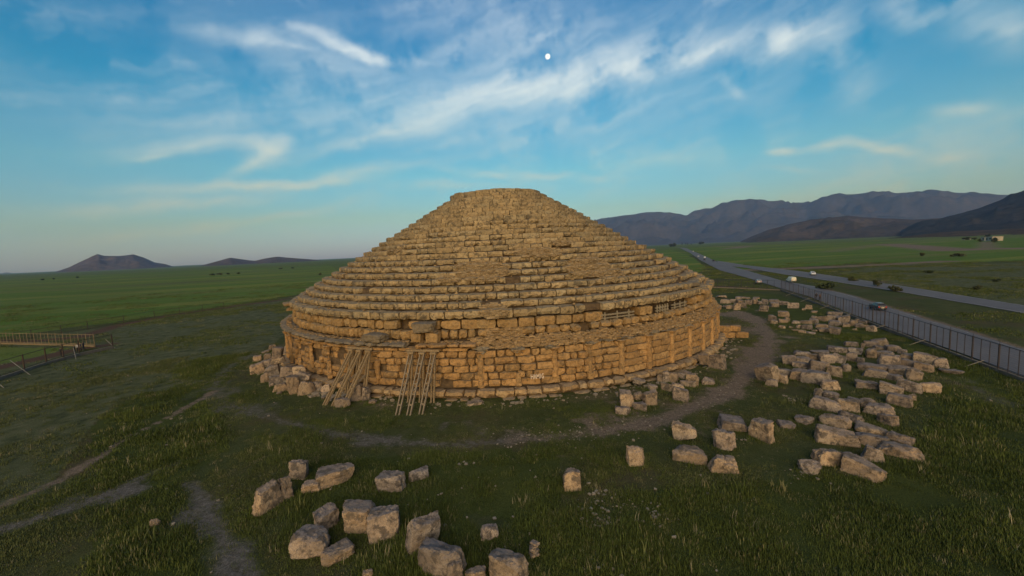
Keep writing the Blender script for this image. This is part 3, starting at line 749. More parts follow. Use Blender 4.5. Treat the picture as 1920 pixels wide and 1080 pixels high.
# white lettering daubed on one block of the drum
def daub(text):
    glyph = {'H': [((0,0),(0,1)),((.6,0),(.6,1)),((0,.5),(.6,.5))], 'A': [((0,0),(.3,1)),((.3,1),(.6,0)),((.12,.4),(.48,.4))], 'M': [((0,0),(0,1)),((0,1),(.35,.35)),((.35,.35),(.7,1)),((.7,1),(.7,0))], 'L': [((0,0),(0,1)),((0,0),(.5,0))],
             'I': [((.1,0),(.1,1))], 'G': [((.6,.85),(.3,1)),((.3,1),(.05,.6)),((.05,.6),(.1,.1)),((.1,.1),(.5,0)),((.5,0),(.6,.45)),((.6,.45),(.35,.45))]}
    mb = MB(); P0 = cyl(996, 711, 29.32); P1 = cyl(1021, 709, 29.32); u_ = P1 - P0; Wd = np.linalg.norm(u_); u_ /= Wd; up_ = np.array([0, 0, 1.0]); x = 0; hgt = .40
    tot = sum(.95 if c == 'M' else (.45 if c == 'I' else .8) for c in text)
    for c in text:
        for a, b_ in glyph[c]:
            A = P0 + u_ * (x + a[0]) * Wd / tot + up_ * a[1] * hgt; B = P0 + u_ * (x + b_[0]) * Wd / tot + up_ * b_[1] * hgt
            mb.bar(A, B, .012, .055, up=tuple(up_ * .2 + u_))
        x += .95 if c == 'M' else (.45 if c == 'I' else .8)
    mb.build('painted_letters', plain('white_daubed_paint', (.62, .52, .44), var=.25), tomb)
daub('HAMIG')

# ------------------------------------------------------------------ fallen blocks
def boulder_mesh(seed, L, D, H, kind, m_, res=6):
    """quarried block, broken: rounded box cut by a few random planes, then weathered"""
    r_ = np.random.default_rng(seed)
    res = int(res * 1.5) if res >= 7 else res; nx, ny, nz = res, max(3, res - 1), max(3, res - 2)
    idx = {}; V = []
    def vid(i, j, k):
        key = (i, j, k)
        if key not in idx: idx[key] = len(V); V.append((2*i/nx - 1, 2*j/ny - 1, 2*k/nz - 1))
        return idx[key]
    F = []
    for i in range(nx):
        for k in range(nz):
            F.append((vid(i,0,k), vid(i+1,0,k), vid(i+1,0,k+1), vid(i,0,k+1))); F.append((vid(i,ny,k), vid(i,ny,k+1), vid(i+1,ny,k+1), vid(i+1,ny,k)))
        for j in range(ny):
            F.append((vid(i,j,0), vid(i,j+1,0), vid(i+1,j+1,0), vid(i+1,j,0))); F.append((vid(i,j,nz), vid(i+1,j,nz), vid(i+1,j+1,nz), vid(i,j+1,nz)))
    for j in range(ny):
        for k in range(nz):
            F.append((vid(0,j,k), vid(0,j,k+1), vid(0,j+1,k+1), vid(0,j+1,k))); F.append((vid(nx,j,k), vid(nx,j+1,k), vid(nx,j+1,k+1), vid(nx,j,k+1)))
    U = np.array(V)
    p = {'round': 4.5, 'block': 18.0, 'flat': 12.0, 'tall': 16.0, 'bent': 6.0}[kind]
    nrm = (np.abs(U) ** p).sum(1) ** (1 / p); V = U / np.maximum(nrm, 1e-6)[:, None] * (np.max(np.abs(U), 1))[:, None]
    # skew so that opposite faces are not parallel
    V[:, 0] *= 1 + .12 * r_.normal() * V[:, 2] + .10 * r_.normal() * V[:, 1]
    V[:, 1] *= 1 + .12 * r_.normal() * V[:, 2] + .10 * r_.normal() * V[:, 0]
    V[:, 2] *= 1 + .13 * r_.normal() * V[:, 0] + .08 * r_.normal() * V[:, 1]
    for _ in range(r_.integers(4, 8)):      # broken corners and edges
        n = r_.normal(0, 1, 3); n[2] = abs(n[2]) * (.9 if r_.random() < .8 else -.6); n /= np.linalg.norm(n)
        mx = (V @ n).max(); d = mx * r_.uniform(.72, .92); e = V @ n - d; cut = e > 0
        V[cut] -= np.outer(e[cut] * .92, n)
    if kind == 'bent': V[:, 1] += .55 * (V[:, 0] ** 2) - .25; V[:, 2] *= 1 - .12 * V[:, 0] ** 2
    V = V * np.array([L, D, H]) / 2
    s = 1.0 / max(L, D, H)
    q_ = V + r_.uniform(0, 90, 3)
    N_ = V / (np.linalg.norm(V, axis=1, keepdims=True) + 1e-6)
    V = V + N_ * (.03 * vn3(q_ * 2.3, seed) + .035 * vn3(q_ * 6.5, seed + 1) + .022 * vn3(q_ * 14, seed + 2) - .05 * np.clip(1 - np.abs(vn3(q_ * 1.7, seed + 5)) * 9, 0, 1))[:, None] * min(1.0, max(L, H))
    V += r_.normal(0, .014, V.shape)
    lo_, hi_ = V.min(0), V.max(0); V = (V - (lo_ + hi_) / 2) * (np.array([L, D, H]) / (hi_ - lo_))
    me = bpy.data.meshes.new('stone_block'); me.from_pydata(V.tolist(), [], F); me.materials.append(m_)
    me.polygons.foreach_set('use_smooth', np.ones(len(F), bool)); me.update()
    try: me.set_sharp_from_angle(angle=R(22))
    except Exception: pass
    return me

BOX = []     # footprint discs of placed stones, for the grass
_bs = [500]
def boulder(bbox, label, group, kind='block', yaw=None, m_=None, rho=None, tilt=None, zb=None, name='stone_block', cat='stone block', res=6, rmin=30.7):
    x0, y0, x1, y1 = bbox; cx, cy = (x0 + x1) / 2, (y0 + y1) / 2; w, h = x1 - x0, y1 - y0
    _bs[0] += 1; r_ = random.Random(_bs[0] * 31)
    if kind == 'auto': kind = r_.choice(['block', 'block', 'block', 'round']) if h / w > .45 else 'flat'
    yaw = R(yaw) if yaw is not None else R(r_.uniform(-28, 28))
    rho = rho or {'flat': r_.uniform(.6, .9), 'tall': r_.uniform(.7, .95), 'round': r_.uniform(.55, .8), 'block': r_.uniform(.45, .68), 'bent': .5}[kind]
    Hh = .6
    for _ in range(4):
        P = gp(cx, cy, (zb or 0) + Hh / 2)
        if math.hypot(P[0], P[1]) < rmin:
            C = cyl(cx, cy, rmin)
            if C is not None: P = C
        s = px_per_m(P); d = pix_ray(cx, cy); sd_, cd_ = -d[2], math.hypot(d[0], d[1])
        c_, s_ = abs(math.cos(yaw)), abs(math.sin(yaw))
        L = w / (s * (c_ + rho * s_)); D = rho * L
        Hh = (h / s - .62 * (L * s_ + D * c_) * sd_) / cd_
        if Hh < .34 * L and kind != 'flat': rho = max(.45, rho * .8)
        Hh = max(Hh, .16 * L, .12)
    az_ = math.atan2(d[0], d[1])
    me = boulder_mesh(_bs[0], L * (1.12 if 'field' in label or 'heap' in label or 'row' in label else 1.04), D * 1.10, Hh * (1.22 if 'field' in label or 'heap' in label or 'row' in label else 1.12), kind, m_ or (M_BOULD if r_.random() < .6 else M_BOULD_W), res)
    z = P[2] - .03 * Hh if (P[2] - Hh / 2) > .25 else float(ground_z(P[0], P[1])) + Hh / 2 - .09 * Hh
    ob = link(name, me, None, (P[0], P[1], z), (R(r_.gauss(0, 3)), R(tilt if tilt is not None else r_.gauss(0, 4)), -az_ + yaw))
    BOX.append((P[0], P[1], max(L, D) * .5))
    return tag(ob, label, cat, group), (L, D, Hh)

FG = 'fallen blocks scattered in the grass in front'
for bb, kind, yaw, tn, lab in [
 ((473,903,529,958),'block',28,1,'squarish block with a pale tan front, leftmost of the front scatter'),
 ((523,890,547,936),'tall',8,0,'narrow upright block leaning against the leftmost front block'),
 ((542,857,582,898),'block',-32,0,'rough block standing behind the other left front blocks, furthest back'),
 ((565,897,604,925),'flat',-24,1,'small low stone in front of the broad wedge-shaped block'),
 ((596,871,659,907),'block',4,1,'broad wedge-shaped block with a smooth tan face in the left front row'),
 ((704,880,762,924),'block',-34,0,'long grey block lying slantwise, alone with a small cube to its right'),
 ((765,875,808,902),'block',20,0,'low grey cube to the right of the long slanted block'),
 ((585,946,635,994),'block',30,0,'grey block wedged behind the large rounded block and the long one'),
 ((634,935,711,996),'block',-30,1,'long pale block tilted up to the right, centre of the front cluster'),
 ((689,948,752,1011),'block',-14,0,'notched grey block touching the right end of the long pale block'),
 ((542,983,625,1044),'round',-30,0,'big rounded pitted boulder at the left of the front cluster'),
 ((601,1016,663,1052),'round',8,1,'oval boulder lying beside the big rounded pitted one'),
 ((761,963,825,1033),'block',16,0,'large flat-topped block leaning on the bent boulder'),
 ((777,1003,873,1082),'bent',-38,0,'large bent boulder curving round a smaller stone at the front edge'),
 ((833,1046,870,1088),'tall',10,0,'small grey stone in the hollow of the bent boulder'),
 ((873,1060,913,1092),'block',2,1,'short block cut off by the bottom edge between two boulders'),
 ((915,1024,990,1092),'block',-24,1,'big square block with grey top at the bottom edge, rightmost of the front row'),
 ((900,981,936,1008),'block',8,0,'small pale stone alone in the grass above the big square block'),
 ((680,1071,699,1088),'block',0,1,'small pale stone half cut by the bottom edge below the oval boulder'),
 ((1055,874,1089,919),'tall',4,1,'upright block with grey top and tan front, alone below the path'),
 ((1172,832,1213,874),'block',26,1,'tilted block alone between the upright block and the pair of path blocks'),
 ((1262,787,1305,826),'block',-6,1,'tall tan block beside the dirt path, above a long pale one'),
 ((1264,831,1325,865),'block',-5,1,'long pale block just below the tan block beside the path'),
 ((1335,802,1377,841),'block',-10,0,'layered block with a dark cracked front, middle of the path blocks'),
 ((1329,850,1386,886),'block',14,1,'tilted slab-topped block at the lower right of the path blocks'),
 ((1346,776,1400,806),'flat',12,0,'long flat grey block behind the layered block'),
 ((1404,779,1453,825),'block',-36,1,'pale block tipped up on one corner with a broken peak'),
 ((1457,785,1492,803),'flat',20,0,'low flat stone right of the tipped block'),
 ((1490,776,1522,794),'flat',-20,0,'low flat grey slab, last of the path row towards the boulder field'),
 ((283,970,299,987),'round',0,1,'small pale stone alone in tall grass at left'),
 ((690,748,705,757),'flat',0,1,'pale little stone on the ground between the two sets of timber props'),
 ((875,747,906,758),'flat',-6,1,'thin tan slab lying at the foot of the drum right of the props'),
 ((1608,713,1642,729),'block',5,0,'mossy slab lying alone in the clearing of the boulder field'),
 ((1766,689,1799,700),'flat',10,0,'thin flat slab on the grass at the right end of the boulder field'),
 ((1316,706,1339,721),'round',0,0,'rounded block alone on the edge of the dirt path'),
]:
    boulder(bb, lab, FG, kind, yaw, M_BOULD_W if tn else M_BOULD, res=9)
boulder((1728,714,1760,738), 'brown rounded boulder at the right edge of the boulder field', FG, 'round', -10, M_BOULD_W, res=8)

ORD = ['first', 'second', 'third', 'fourth', 'fifth', 'sixth', 'seventh', 'eighth', 'ninth', 'tenth', 'eleventh', 'twelfth']
def cluster(rows, place, group, mats=(0.6,), res=6, **kw):
    """rows run from the front (nearest) to the back; each row left to right"""
    for rname, boxes in rows:
        boxes = sorted(boxes, key=lambda b: b[0] + b[2]); n = len(boxes)
        for i, b in enumerate(boxes):
            r_ = random.Random(int(b[0] * 7 + b[1] * 3)); w, h = b[2] - b[0], b[3] - b[1]
            kind = b[4] if len(b) > 4 else ('flat' if h / w < .42 else ('tall' if h / w > 1.15 else ('round' if r_.random() < .3 else 'block')))
            yaw = b[5] if len(b) > 5 else None
            word = {'flat': 'low flat stone', 'tall': 'upright block', 'round': 'rounded boulder', 'block': 'squared block', 'bent': 'bent boulder'}[kind]
            m_ = M_BOULD_W if r_.random() > mats[0] else M_BOULD
            pos = 'leftmost' if i == 0 else ('rightmost' if i == n - 1 else ORD[i] + ' from left')
            boulder(b[:4], f'{word}, {pos} in the {rname} of {place}', group, kind, yaw, m_, res=res, **kw)

cluster([('front row', [(1499,859,1536,888,'round'),(1587,859,1650,895,'block',-12),(1526,835,1576,872,'block',30),(1577,846,1611,866,'flat',-24),(1618,834,1655,865,'block',15),(1655,827,1718,857,'round',-5)]),
         ('second row', [(1534,797,1600,833,'block',14),(1610,810,1660,837,'round',8),(1668,808,1709,831,'round',-12)]),
         ('third row', [(1541,774,1590,800,'round'),(1572,769,1614,790,'block',-20),(1608,793,1657,814,'flat',10),(1647,772,1680,797,'block',-30)]),
         ('fourth row', [(1524,743,1571,769,'round',-8),(1569,744,1608,770,'block',12),(1612,744,1638,764,'block',20),(1626,753,1672,779,'block',-10)]),
         ('back row', [(1526,726,1544,743,'round'),(1544,731,1570,746,'round'),(1541,711,1573,732,'block',16),(1668,736,1705,760,'block',-10),(1703,737,1717,752,'block'),(1653,717,1687,740,'block',4),(1687,711,1724,735,'block',-8)])],
        'the lower boulder field', 'fallen blocks of the boulder field right of the mausoleum', res=8)
cluster([('front edge', [(1417,678,1457,717,'block',-36),(1436,708,1458,725,'round'),(1455,700,1477,718,'block',-20),(1508,693,1553,721,'block',-12),(1590,743,1612,752,'flat'),(1625,691,1665,709,'block',4),(1661,700,1689,715,'block'),(1702,690,1726,714,'round')]),
         ('second row', [(1458,689,1483,705,'block',8),(1484,690,1515,714,'block',-14),(1554,685,1580,708,'block',-20),(1579,682,1595,699,'round'),(1615,681,1654,696,'block',3),(1668,685,1703,703,'block',6),(1718,678,1745,696,'block',-10)]),
         ('third row', [(1489,679,1515,691,'block',-5),(1518,676,1543,698,'block',6),(1541,680,1556,691,'round'),(1607,669,1620,682,'block'),(1651,663,1685,690,'block',12),(1692,672,1719,690,'block',-16),(1754,669,1774,690,'round')]),
         ('middle row', [(1467,665,1491,685,'block',-10),(1492,669,1519,681,'flat'),(1513,663,1537,677,'block'),(1536,663,1563,683,'block',22),(1563,663,1583,682,'tall'),(1588,658,1607,678,'block'),(1640,656,1671,671,'block',-12),(1689,661,1728,676,'block',10),(1715,659,1753,681,'flat',16)]),
         ('fifth row', [(1491,658,1519,669,'flat'),(1522,655,1553,664,'flat'),(1556,648,1592,661,'block',6),(1591,650,1615,664,'block'),(1624,651,1641,671,'tall'),(1640,646,1660,656,'block'),(1661,645,1687,659,'block',14),(1683,652,1700,665,'block')]),
         ('back edge', [(1585,638,1607,649,'block'),(1614,641,1620,654,'tall'),(1623,638,1645,650,'block'),(1635,633,1661,647,'block',10)])],
        'the upper boulder field', 'fallen blocks of the boulder field right of the mausoleum')
cluster([('front row', [(1459,609,1472,616,'round'),(1478,611,1487,616),(1485,616,1497,621,'flat'),(1499,618,1510,625),(1512,621,1528,626,'flat'),(1522,617,1533,622,'flat'),(1534,614,1553,623,'block'),(1556,611,1574,628,'block',-8)]),
         ('second row', [(1445,599,1457,607,'tall'),(1459,597,1476,606,'block'),(1486,600,1499,607),(1493,608,1504,616),(1504,607,1522,618,'block',-10),(1530,606,1550,615,'block',14),(1555,600,1576,611,'block',-14),(1579,605,1592,614)]),
         ('third row', [(1441,589,1456,602,'block'),(1471,594,1481,603,'round'),(1502,600,1520,607,'block'),(1519,597,1533,606),(1533,591,1551,602,'block',-25),(1552,590,1572,603,'block',4),(1572,591,1591,606,'block',10)]),
         ('back row', [(1461,582,1478,594,'block'),(1520,591,1533,598),(1521,582,1532,587,'flat'),(1553,583,1576,591,'flat',8)])],
        'the middle boulder heap', 'fallen blocks of the middle heap', mats=(.35,), res=5)
cluster([('front row', [(1598,615,1606,620,'flat'),(1604,605,1619,615,'round'),(1626,609,1642,622,'block'),(1619,608,1628,614)]),
         ('back row', [(1593,599,1607,612,'round'),(1602,597,1613,605,'flat'),(1610,600,1628,607,'flat')])],
        'small heap beside the fence', 'fallen blocks of the small heap by the fence', mats=(.35,), res=5)
boulder((1511,571,1522,580), 'yellowish lichened block alone near the fence behind the heaps', 'fallen blocks of the middle heap', 'block', 0, M_BOULD_W, res=5)
boulder((1504,577,1510,582), 'tiny pale stone at the left of the yellowish block near the fence', 'fallen blocks of the middle heap', 'block', 0, M_BOULD_W, res=4)
cluster([('front row', [(1344,571,1353,577,'round'),(1355,571,1365,576),(1362,571,1374,579),(1375,568,1389,581,'block'),(1387,567,1399,577),(1424,572,1441,584,'block',-20)]),
         ('middle row', [(1352,560,1370,569,'block',-14),(1370,560,1382,568),(1380,561,1394,570),(1397,562,1410,572),(1410,559,1421,570,'tall'),(1421,564,1429,571),(1428,560,1440,571),(1444,566,1460,576),(1461,564,1469,572,'round'),(1469,565,1480,572),(1478,567,1496,578,'block',10)]),
         ('back row', [(1343,553,1361,558,'flat'),(1380,555,1392,560,'flat'),(1392,556,1406,560,'flat'),(1411,556,1423,560,'flat'),(1441,561,1460,567,'flat')])],
        'the far stone row', 'fallen blocks of the far row', mats=(.5,), res=5)
cluster([('front row', [(1151,758,1181,777,'flat',-15),(1187,751,1214,769,'flat',-12),(1261,723,1292,752,'block',-14)]),
         ('second row', [(1162,729,1187,762,'tall',5),(1187,733,1206,751,'round'),(1204,729,1234,760,'block',24),(1240,716,1260,733,'block'),(1254,715,1284,731,'round'),(1277,711,1304,724,'block')]),
         ('third row', [(1214,719,1233,732,'round'),(1232,701,1244,716,'block'),(1242,695,1255,717,'tall'),(1252,697,1272,717,'block'),(1268,697,1285,710,'block'),(1287,697,1311,723,'tall',-10)]),
         ('back row', [(1186,708,1212,720,'flat',-20),(1279,690,1296,698,'flat'),(1311,664,1330,683,'block'),(1329,661,1360,692,'block',-20)])],
        'blocks beside right drum foot', 'broken blocks at the right foot of the drum', mats=(.4,), res=7)
cluster([('front row', [(504,718,514,726,'flat'),(519,734,528,740,'flat'),(514,717,540,734,'block',-10),(538,702,560,738,'tall',4),(559,713,590,740,'round',-12),(586,710,603,730,'round'),(601,715,620,735,'block'),(630,743,658,763,'block',-15),(656,720,677,752,'block'),(677,718,694,745,'tall')]),
         ('second row', [(489,699,504,718,'block'),(507,703,535,720,'block',-6),(560,697,583,715,'block',-20)]),
         ('third row', [(470,679,494,701,'block',5),(498,680,527,706,'block',-30),(527,686,553,704,'block',4),(551,685,572,703,'block')]),
         ('back row', [(475,665,490,678,'block',-10),(489,674,509,688,'block',-5),(495,662,508,675),(490,656,504,662,'flat'),(510,668,534,681,'block'),(504,645,517,657,'block'),(511,651,530,675,'tall')])],
        'heap beside left drum foot', 'fallen blocks heaped at the left foot of the drum', mats=(.45,), res=7)
# scree of small stones under that heap, and at the foot of the wall
def scree(name, pts, n, spread, m_, smin, smax, label=None):
    V = []; F = []
    for _ in range(n):
        a, b_ = rng.choice(list(zip(pts[:-1], pts[1:]))); t = rng.random(); p = np.array(a) * (1-t) + np.array(b_) * t
        x, y = p[0] + rng.gauss(0, spread), p[1] + rng.gauss(0, spread)
        if math.hypot(x, y) < 30.05: continue
        s = smin * (smax / smin) ** (rng.random() ** 2.2); z = float(ground_z(x, y))
        rr = np.array(Matrix.Rotation(rng.uniform(0, 6.28), 3, 'Z')); B = np.array([[sx, sy, sz] for sz in (-.4, .6) for sy in (-.5, .5) for sx in (-.5, .5)]) * np.array([1.3, 1, .7]) + nrg.normal(0, .12, (8, 3))
        W_ = (B * s) @ rr.T + np.array([x, y, z + s * .12]); n0 = len(V); V.extend(W_.tolist())
        F.extend([tuple(i + n0 for i in f) for f in ((0,2,3,1),(4,5,7,6),(0,1,5,4),(2,6,7,3),(0,4,6,2),(1,3,7,5))])
    ob = mesh_obj(name, V, F, m_); ob['kind'] = 'stuff'
    if label: ob['label'] = label
    return ob
M_PEB = stone('pale_pebbles', (.34, .29, .22), (.26, .22, .17), (.18, .155, .12), (.12, .11, .09), .3, (.4, .36, .3, .4), island=True, scale=3)
arc = [tuple(pol(R(a), 30.9, 0)[:2]) for a in range(-66, -22, 2)]
scree('scree', arc, 500, .55, M_PEB, .10, .5, 'small stone scree at the left foot of the drum')
arc = [tuple(pol(R(a), 30.8, 0)[:2]) for a in range(-22, 72, 2)]
scree('scree', arc, 300, .4, M_PEB, .05, .26, 'scattered chips at the foot of the drum')
for c_, n, sp in ((PX((1205,955),(1225,960)), 40, .5), (PX((1120,935),(1145,940)), 40, .4), (PX((1120,965),(1130,975)), 45, .35), (PX((1500,888),(1515,880)), 25, .25), (PX((1385,825),(1400,822)), 15, .2), (PX((1475,747),(1490,748)), 30, .3), (PX((560,905),(590,920)), 12, .4), (PX((860,870),(880,868)), 8, .15), (PX((1090,1035),(1180,1050)), 25, .8)):
    scree('pebbles', c_, n, sp, M_PEB, .03, .14, 'little pale stones lying in a patch on the grass')
allp = [tuple(gp(rng.uniform(0, 1920), rng.uniform(650, 1080))[:2]) for _ in range(260)]
scree('pebbles', allp, 320, 1.2, M_PEB, .025, .13, 'single pale pebbles strewn over the turf')
scree('pebbles', DIRT, 700, 1.0, M_PEB, .02, .09, 'gravel on the worn dirt path'); scree('pebbles', DIRT2, 250, .8, M_PEB, .025, .11, 'clods and gravel on the worn path')

# little stack of thin slabs
st = thing('stone_stack', 'small leaning stack of thin flat stones behind the big square front block', 'stone stack', gp(1001,1040), 0.4)
for i, (w, d, h, ox) in enumerate(((.42,.36,.13,0),(.34,.30,.10,.03),(.38,.30,.10,-.03),(.28,.26,.09,.04),(.40,.26,.08,.06))):
    ob = link('flat_stone', boulder_mesh(900 + i, w, d, h * 1.2, 'flat', M_BOULD_W, 5), st, (ox, 0, .06 + .105 * i), (.05 * (i % 2), .06, .5 * i))

# loose blocks left lying on the courses of the monument
def on_tomb(px, py, r, z, dims, label, yaw=0, m_=None, kind='block'):
    P = cyl(px, py, r, True); phi = math.atan2(P[0], -P[1]); _bs[0] += 1
    ob = link('loose_block', boulder_mesh(_bs[0], *dims, kind, m_ or M_CAP, 8), None, pol(phi, r, z), (0, 0, phi + R(yaw)))
    return tag(ob, label, 'stone block', 'loose blocks perched on the mausoleum')
on_tomb(796, 620, 28.95, 5.78, (2.0, 1.3, .85), 'big grey block perched on the drum above the right-hand props', 12)
on_tomb(704, 634, 29.0, 4.86, (2.3, 1.3, .72), 'broad grey slab lying on the ledge above the left-hand props', -8)
on_tomb(534, 576, 28.6, 6.62, (1.4, 1.2, .55), 'block jutting out at the left edge below the cone', 0, M_UP)
on_tomb(534, 592, 28.4, 6.05, (1.2, 1.0, .45), 'thin block jutting out under the left-edge block', 0, M_UP)
on_tomb(1338, 517, 27.2, 7.35, (1.5, 1.1, .6), 'pale block jutting out at the right edge of the cone', 0, M_TIER)
on_tomb(1322, 535, 28.6, 6.5, (1.3, 1.0, .6), 'tilted block lying on the right shoulder of the drum', 14, M_UP)
on_tomb(1300, 520, 27.6, 7.3, (1.5, .9, .55), 'grey block askew on the lower right steps', -16, M_CAP)
for (px, w, z, h) in ((783, .95, 4.92, .82), (812, 1.1, 4.92, .82), (797, 2.0, 5.38, .18)):
    p = phi_at(px, 640, 28.9); ob = link('pier_block', bank('pier_block', w, 1.0, h, M_UP), tomb); ob.matrix_world = Matrix.Translation(pol(p, 28.75, z)) @ Matrix.Rotation(p, 4, 'Z')

# stub of low wall
ws = thing('wall_stub', 'low stub of two courses of squared orange blocks right of the drum', 'wall stub', gp(1378, 633))
base = gp(1378, 633)
for (x0, y0, x1, y1) in ((1347,610,1368,621),(1369,610,1388,621),(1355,621,1378,633),(1380,621,1402,633)):
    z = .38 if y1 > 625 else 1.14
    P = gp((x0+x1)/2, (y0+y1)/2, z); s = px_per_m(P)
    ob = link('stone_block', block_mesh('stone_block', (x1-x0-.6)/s, .9, .74, x0, M_DRUM, nx=3, nz=2, rough=.025, rnd=.05)); ob.parent = ws; ob.location = tuple(P - base); ob.rotation_euler = (0, 0, R(-24))

# ------------------------------------------------------------------ raking timber shores against the drum
def shore(foot_px, top_px, foot2_px, label, lattice, off=0):
    a = gp(*foot_px); phi = phi_at(*top_px, 29.75); b_ = pol(phi, 29.75, 3.72)
    t = thing('timber_shore', label, 'timber prop', a, 0, 'raking timber props against the drum')
    loc = lambda P: np.array(P) - a
    side = pol(phi + math.pi / 2, .13, 0) * np.array([1, 1, 0]); a2 = a.copy(); a2[2] = float(ground_z(a[0], a[1])) - .05
    mt = M_WOODG if lattice else M_WOOD
    for s in (-1, 1):
        mb = MB(); mb.bar(loc(a2 + side * s), loc(b_ + side * s * (1 + .25 * rng.random())), .085, .16); mb.build('raking_beam', mt, t)
    mb = MB(); n = 6 if lattice else 3
    for i in range(1, n): f = i / n; q_ = a2 * (1-f) + b_ * f; mb.bar(loc(q_ - side * 1.2), loc(q_ + side * 1.2), .07, .12)
    mb.build('spacer_block', mt, t)
    f0 = pol(phi, 30.55 if lattice else 30.7, 0); 
    for s in (-1, 1):
        mb = MB(); mb.bar(loc(f0 + side * s * .9), loc(pol(phi, 29.65, 3.72) + side * s * .9), .11, .13); mb.build('upright_post', M_WOOD, t)
    mb = MB(); m1 = a2 * .62 + b_ * .38; mb.bar(loc(m1), loc(pol(phi, 30.35, 1.9)), .10, .14); mb.build('brace', M_WOODG, t)
    mb = MB(); mb.box(loc(b_) + np.array([0, 0, .10]), (.5, .3, .16), phi); mb.build('head_block', M_WOOD, t)
shore((608,760), (659,664), None, 'plain raking timber prop, leftmost of the left-hand set', False)
shore((624,762), (674,665), None, 'plain raking timber prop in the middle of the left-hand set', False)
shore((643,764), (691,666), None, 'plain raking timber prop, rightmost of the left-hand set', False)
shore((745,778), (771,672), None, 'laddered raking prop, leftmost of the right-hand set', True)
shore((766,778), (792,672), None, 'laddered raking prop in the middle of the right-hand set', True)
shore((789,776), (813,673), None, 'laddered raking prop, rightmost of the right-hand set', True)
for (xa, xb, lab) in ((652, 698, 'timber head beam over the left-hand set of props'), (762, 824, 'timber head beam over the right-hand set of props')):
    mb = MB(); A = pol(phi_at(xa, 665, 29.7), 29.62, 3.98); B = pol(phi_at(xb, 668, 29.7), 29.62, 3.98); mb.bar(A, B, .16, .14); tag(mb.build('head_beam', M_WOOD), lab, 'timber beam', 'head beams of the props')

# ------------------------------------------------------------------ hills and mountains
def hill_mat(name, a, b_, c, sc):
    m_, W, b = mat(name); P = W.n('ShaderNodeNewGeometry').outputs['Position']
    n1 = W.noise(P, sc, 6, .62).outputs[0]; n2 = W.noise(P, sc * 9, 5, .65).outputs[0]
    col = W.ramp(n1, [(.3, a), (.52, b_), (.72, c)]); col = W.mix(W.mr(n2, .40, .66, 0, .7), col, tuple(.45 * x for x in b_))
    W.set(b.inputs['Base Color'], col); b.inputs['Roughness'].default_value = 1; b.inputs['Specular IOR Level'].default_value = 0
    return m_
M_RANGE = hill_mat('dry_mountain_scrub', (.040, .038, .037), (.060, .054, .050), (.086, .076, .068), .0016)
M_DARKHILL = hill_mat('dark_scrub_slope', (.022, .024, .018), (.038, .036, .026), (.065, .055, .040), .006)
M_FOOT = hill_mat('brown_foothill_scrub', (.040, .038, .024), (.075, .060, .042), (.115, .088, .062), .005)
M_BROWN = hill_mat('bare_brown_hill', (.068, .056, .048), (.098, .080, .068), (.145, .118, .095), .004)
M_FARBLUE = hill_mat('far_bare_ridge', (.10, .09, .08), (.12, .11, .10), (.15, .14, .12), .001)
def ridge(name, prof, dist, depth, m_, label, seed, rough=.10, nx=160, ny=46, shear=0.0, base=-15, gully=1.0):
    """range of hills: crest heights read from the photo's skyline, with real depth and gullied slopes"""
    A = [azel(x, y) for x, y in prof]; az = np.array([a for a, e in A]); el = np.array([e for a, e in A])
    u_ = np.linspace(az[0], az[-1], nx); V = []; F = []
    cz = CAM[2] + dist * np.tan(np.radians(np.interp(u_, az, el)))
    edge = np.clip(np.minimum(u_ - u_[0], u_[-1] - u_) / (.04 * (u_[-1] - u_[0])), 0, 1)
    for j in range(ny):
        v = j / (ny - 1) * 2 - 1          # -1 near foot, 0 crest, +1 far foot
        for i in range(nx):
            d = dist + v * depth * (1 if v < 0 else .8); a = R(u_[i])
            x, y = CAM[0] + d * math.sin(a), CAM[1] + d * math.cos(a)
            t = 1 - abs(v); s = t * t * (3 - 2 * t) * .45 + t * .55
            h = base + (cz[i] - base) * s
            V.append([x, y, h, t])
    V = np.array(V); wl = depth * .5
    n = fbm2(V[:, 0] / wl * 2 + seed, V[:, 1] / wl * 2, seed, 5, .55)
    rid = 1 - 2 * np.abs(fbm2(V[:, 0] / wl * 3.1, V[:, 1] / wl * 3.1, seed + 9, 4, .5))
    H = (np.repeat([cz], ny, 0).ravel() - base)
    t = V[:, 3]; V[:, 2] += H * (rough * n * np.clip(t * 2.5, 0, 1) * np.clip((1 - t) * 4, .12, 1) + gully * .16 * rid * np.clip(t * (1 - t) * 4, 0, 1))
    V[t <= .001, 2] = base
    for j in range(ny - 1):
        for i in range(nx - 1): F.append((j*nx + i, j*nx + i + 1, (j+1)*nx + i + 1, (j+1)*nx + i))
    ob = mesh_obj(name, V[:, :3], F, m_, smooth=True); ob['kind'] = 'structure'; ob['label'] = label
ridge('mountain_range', [(1010,440),(1060,430),(1120,412),(1160,405),(1215,399),(1255,398),(1275,402),(1287,405),(1300,397),(1335,391),(1352,384),(1390,378),(1420,376),(1450,379),(1480,381),(1515,382),(1545,372),(1580,367),(1610,366),(1650,364),(1700,362),(1745,358),(1775,362),(1830,361),(1880,367),(1960,368),(2100,360),(2300,365),(2500,392)],
      8500, 3000, M_RANGE, 'long hazy blue mountain range on the right horizon', 71, .10, 260, 60)
ridge('dark_hill', [(1690,432),(1720,417),(1760,410),(1800,400),(1840,388),(1870,376),(1895,364),(1920,356),(1980,335),(2080,318),(2250,305),(2450,350),(2700,420)], 2600, 900, M_DARKHILL, 'dark scrubby hill at the right edge', 72, .10, 180, 50, base=-6)
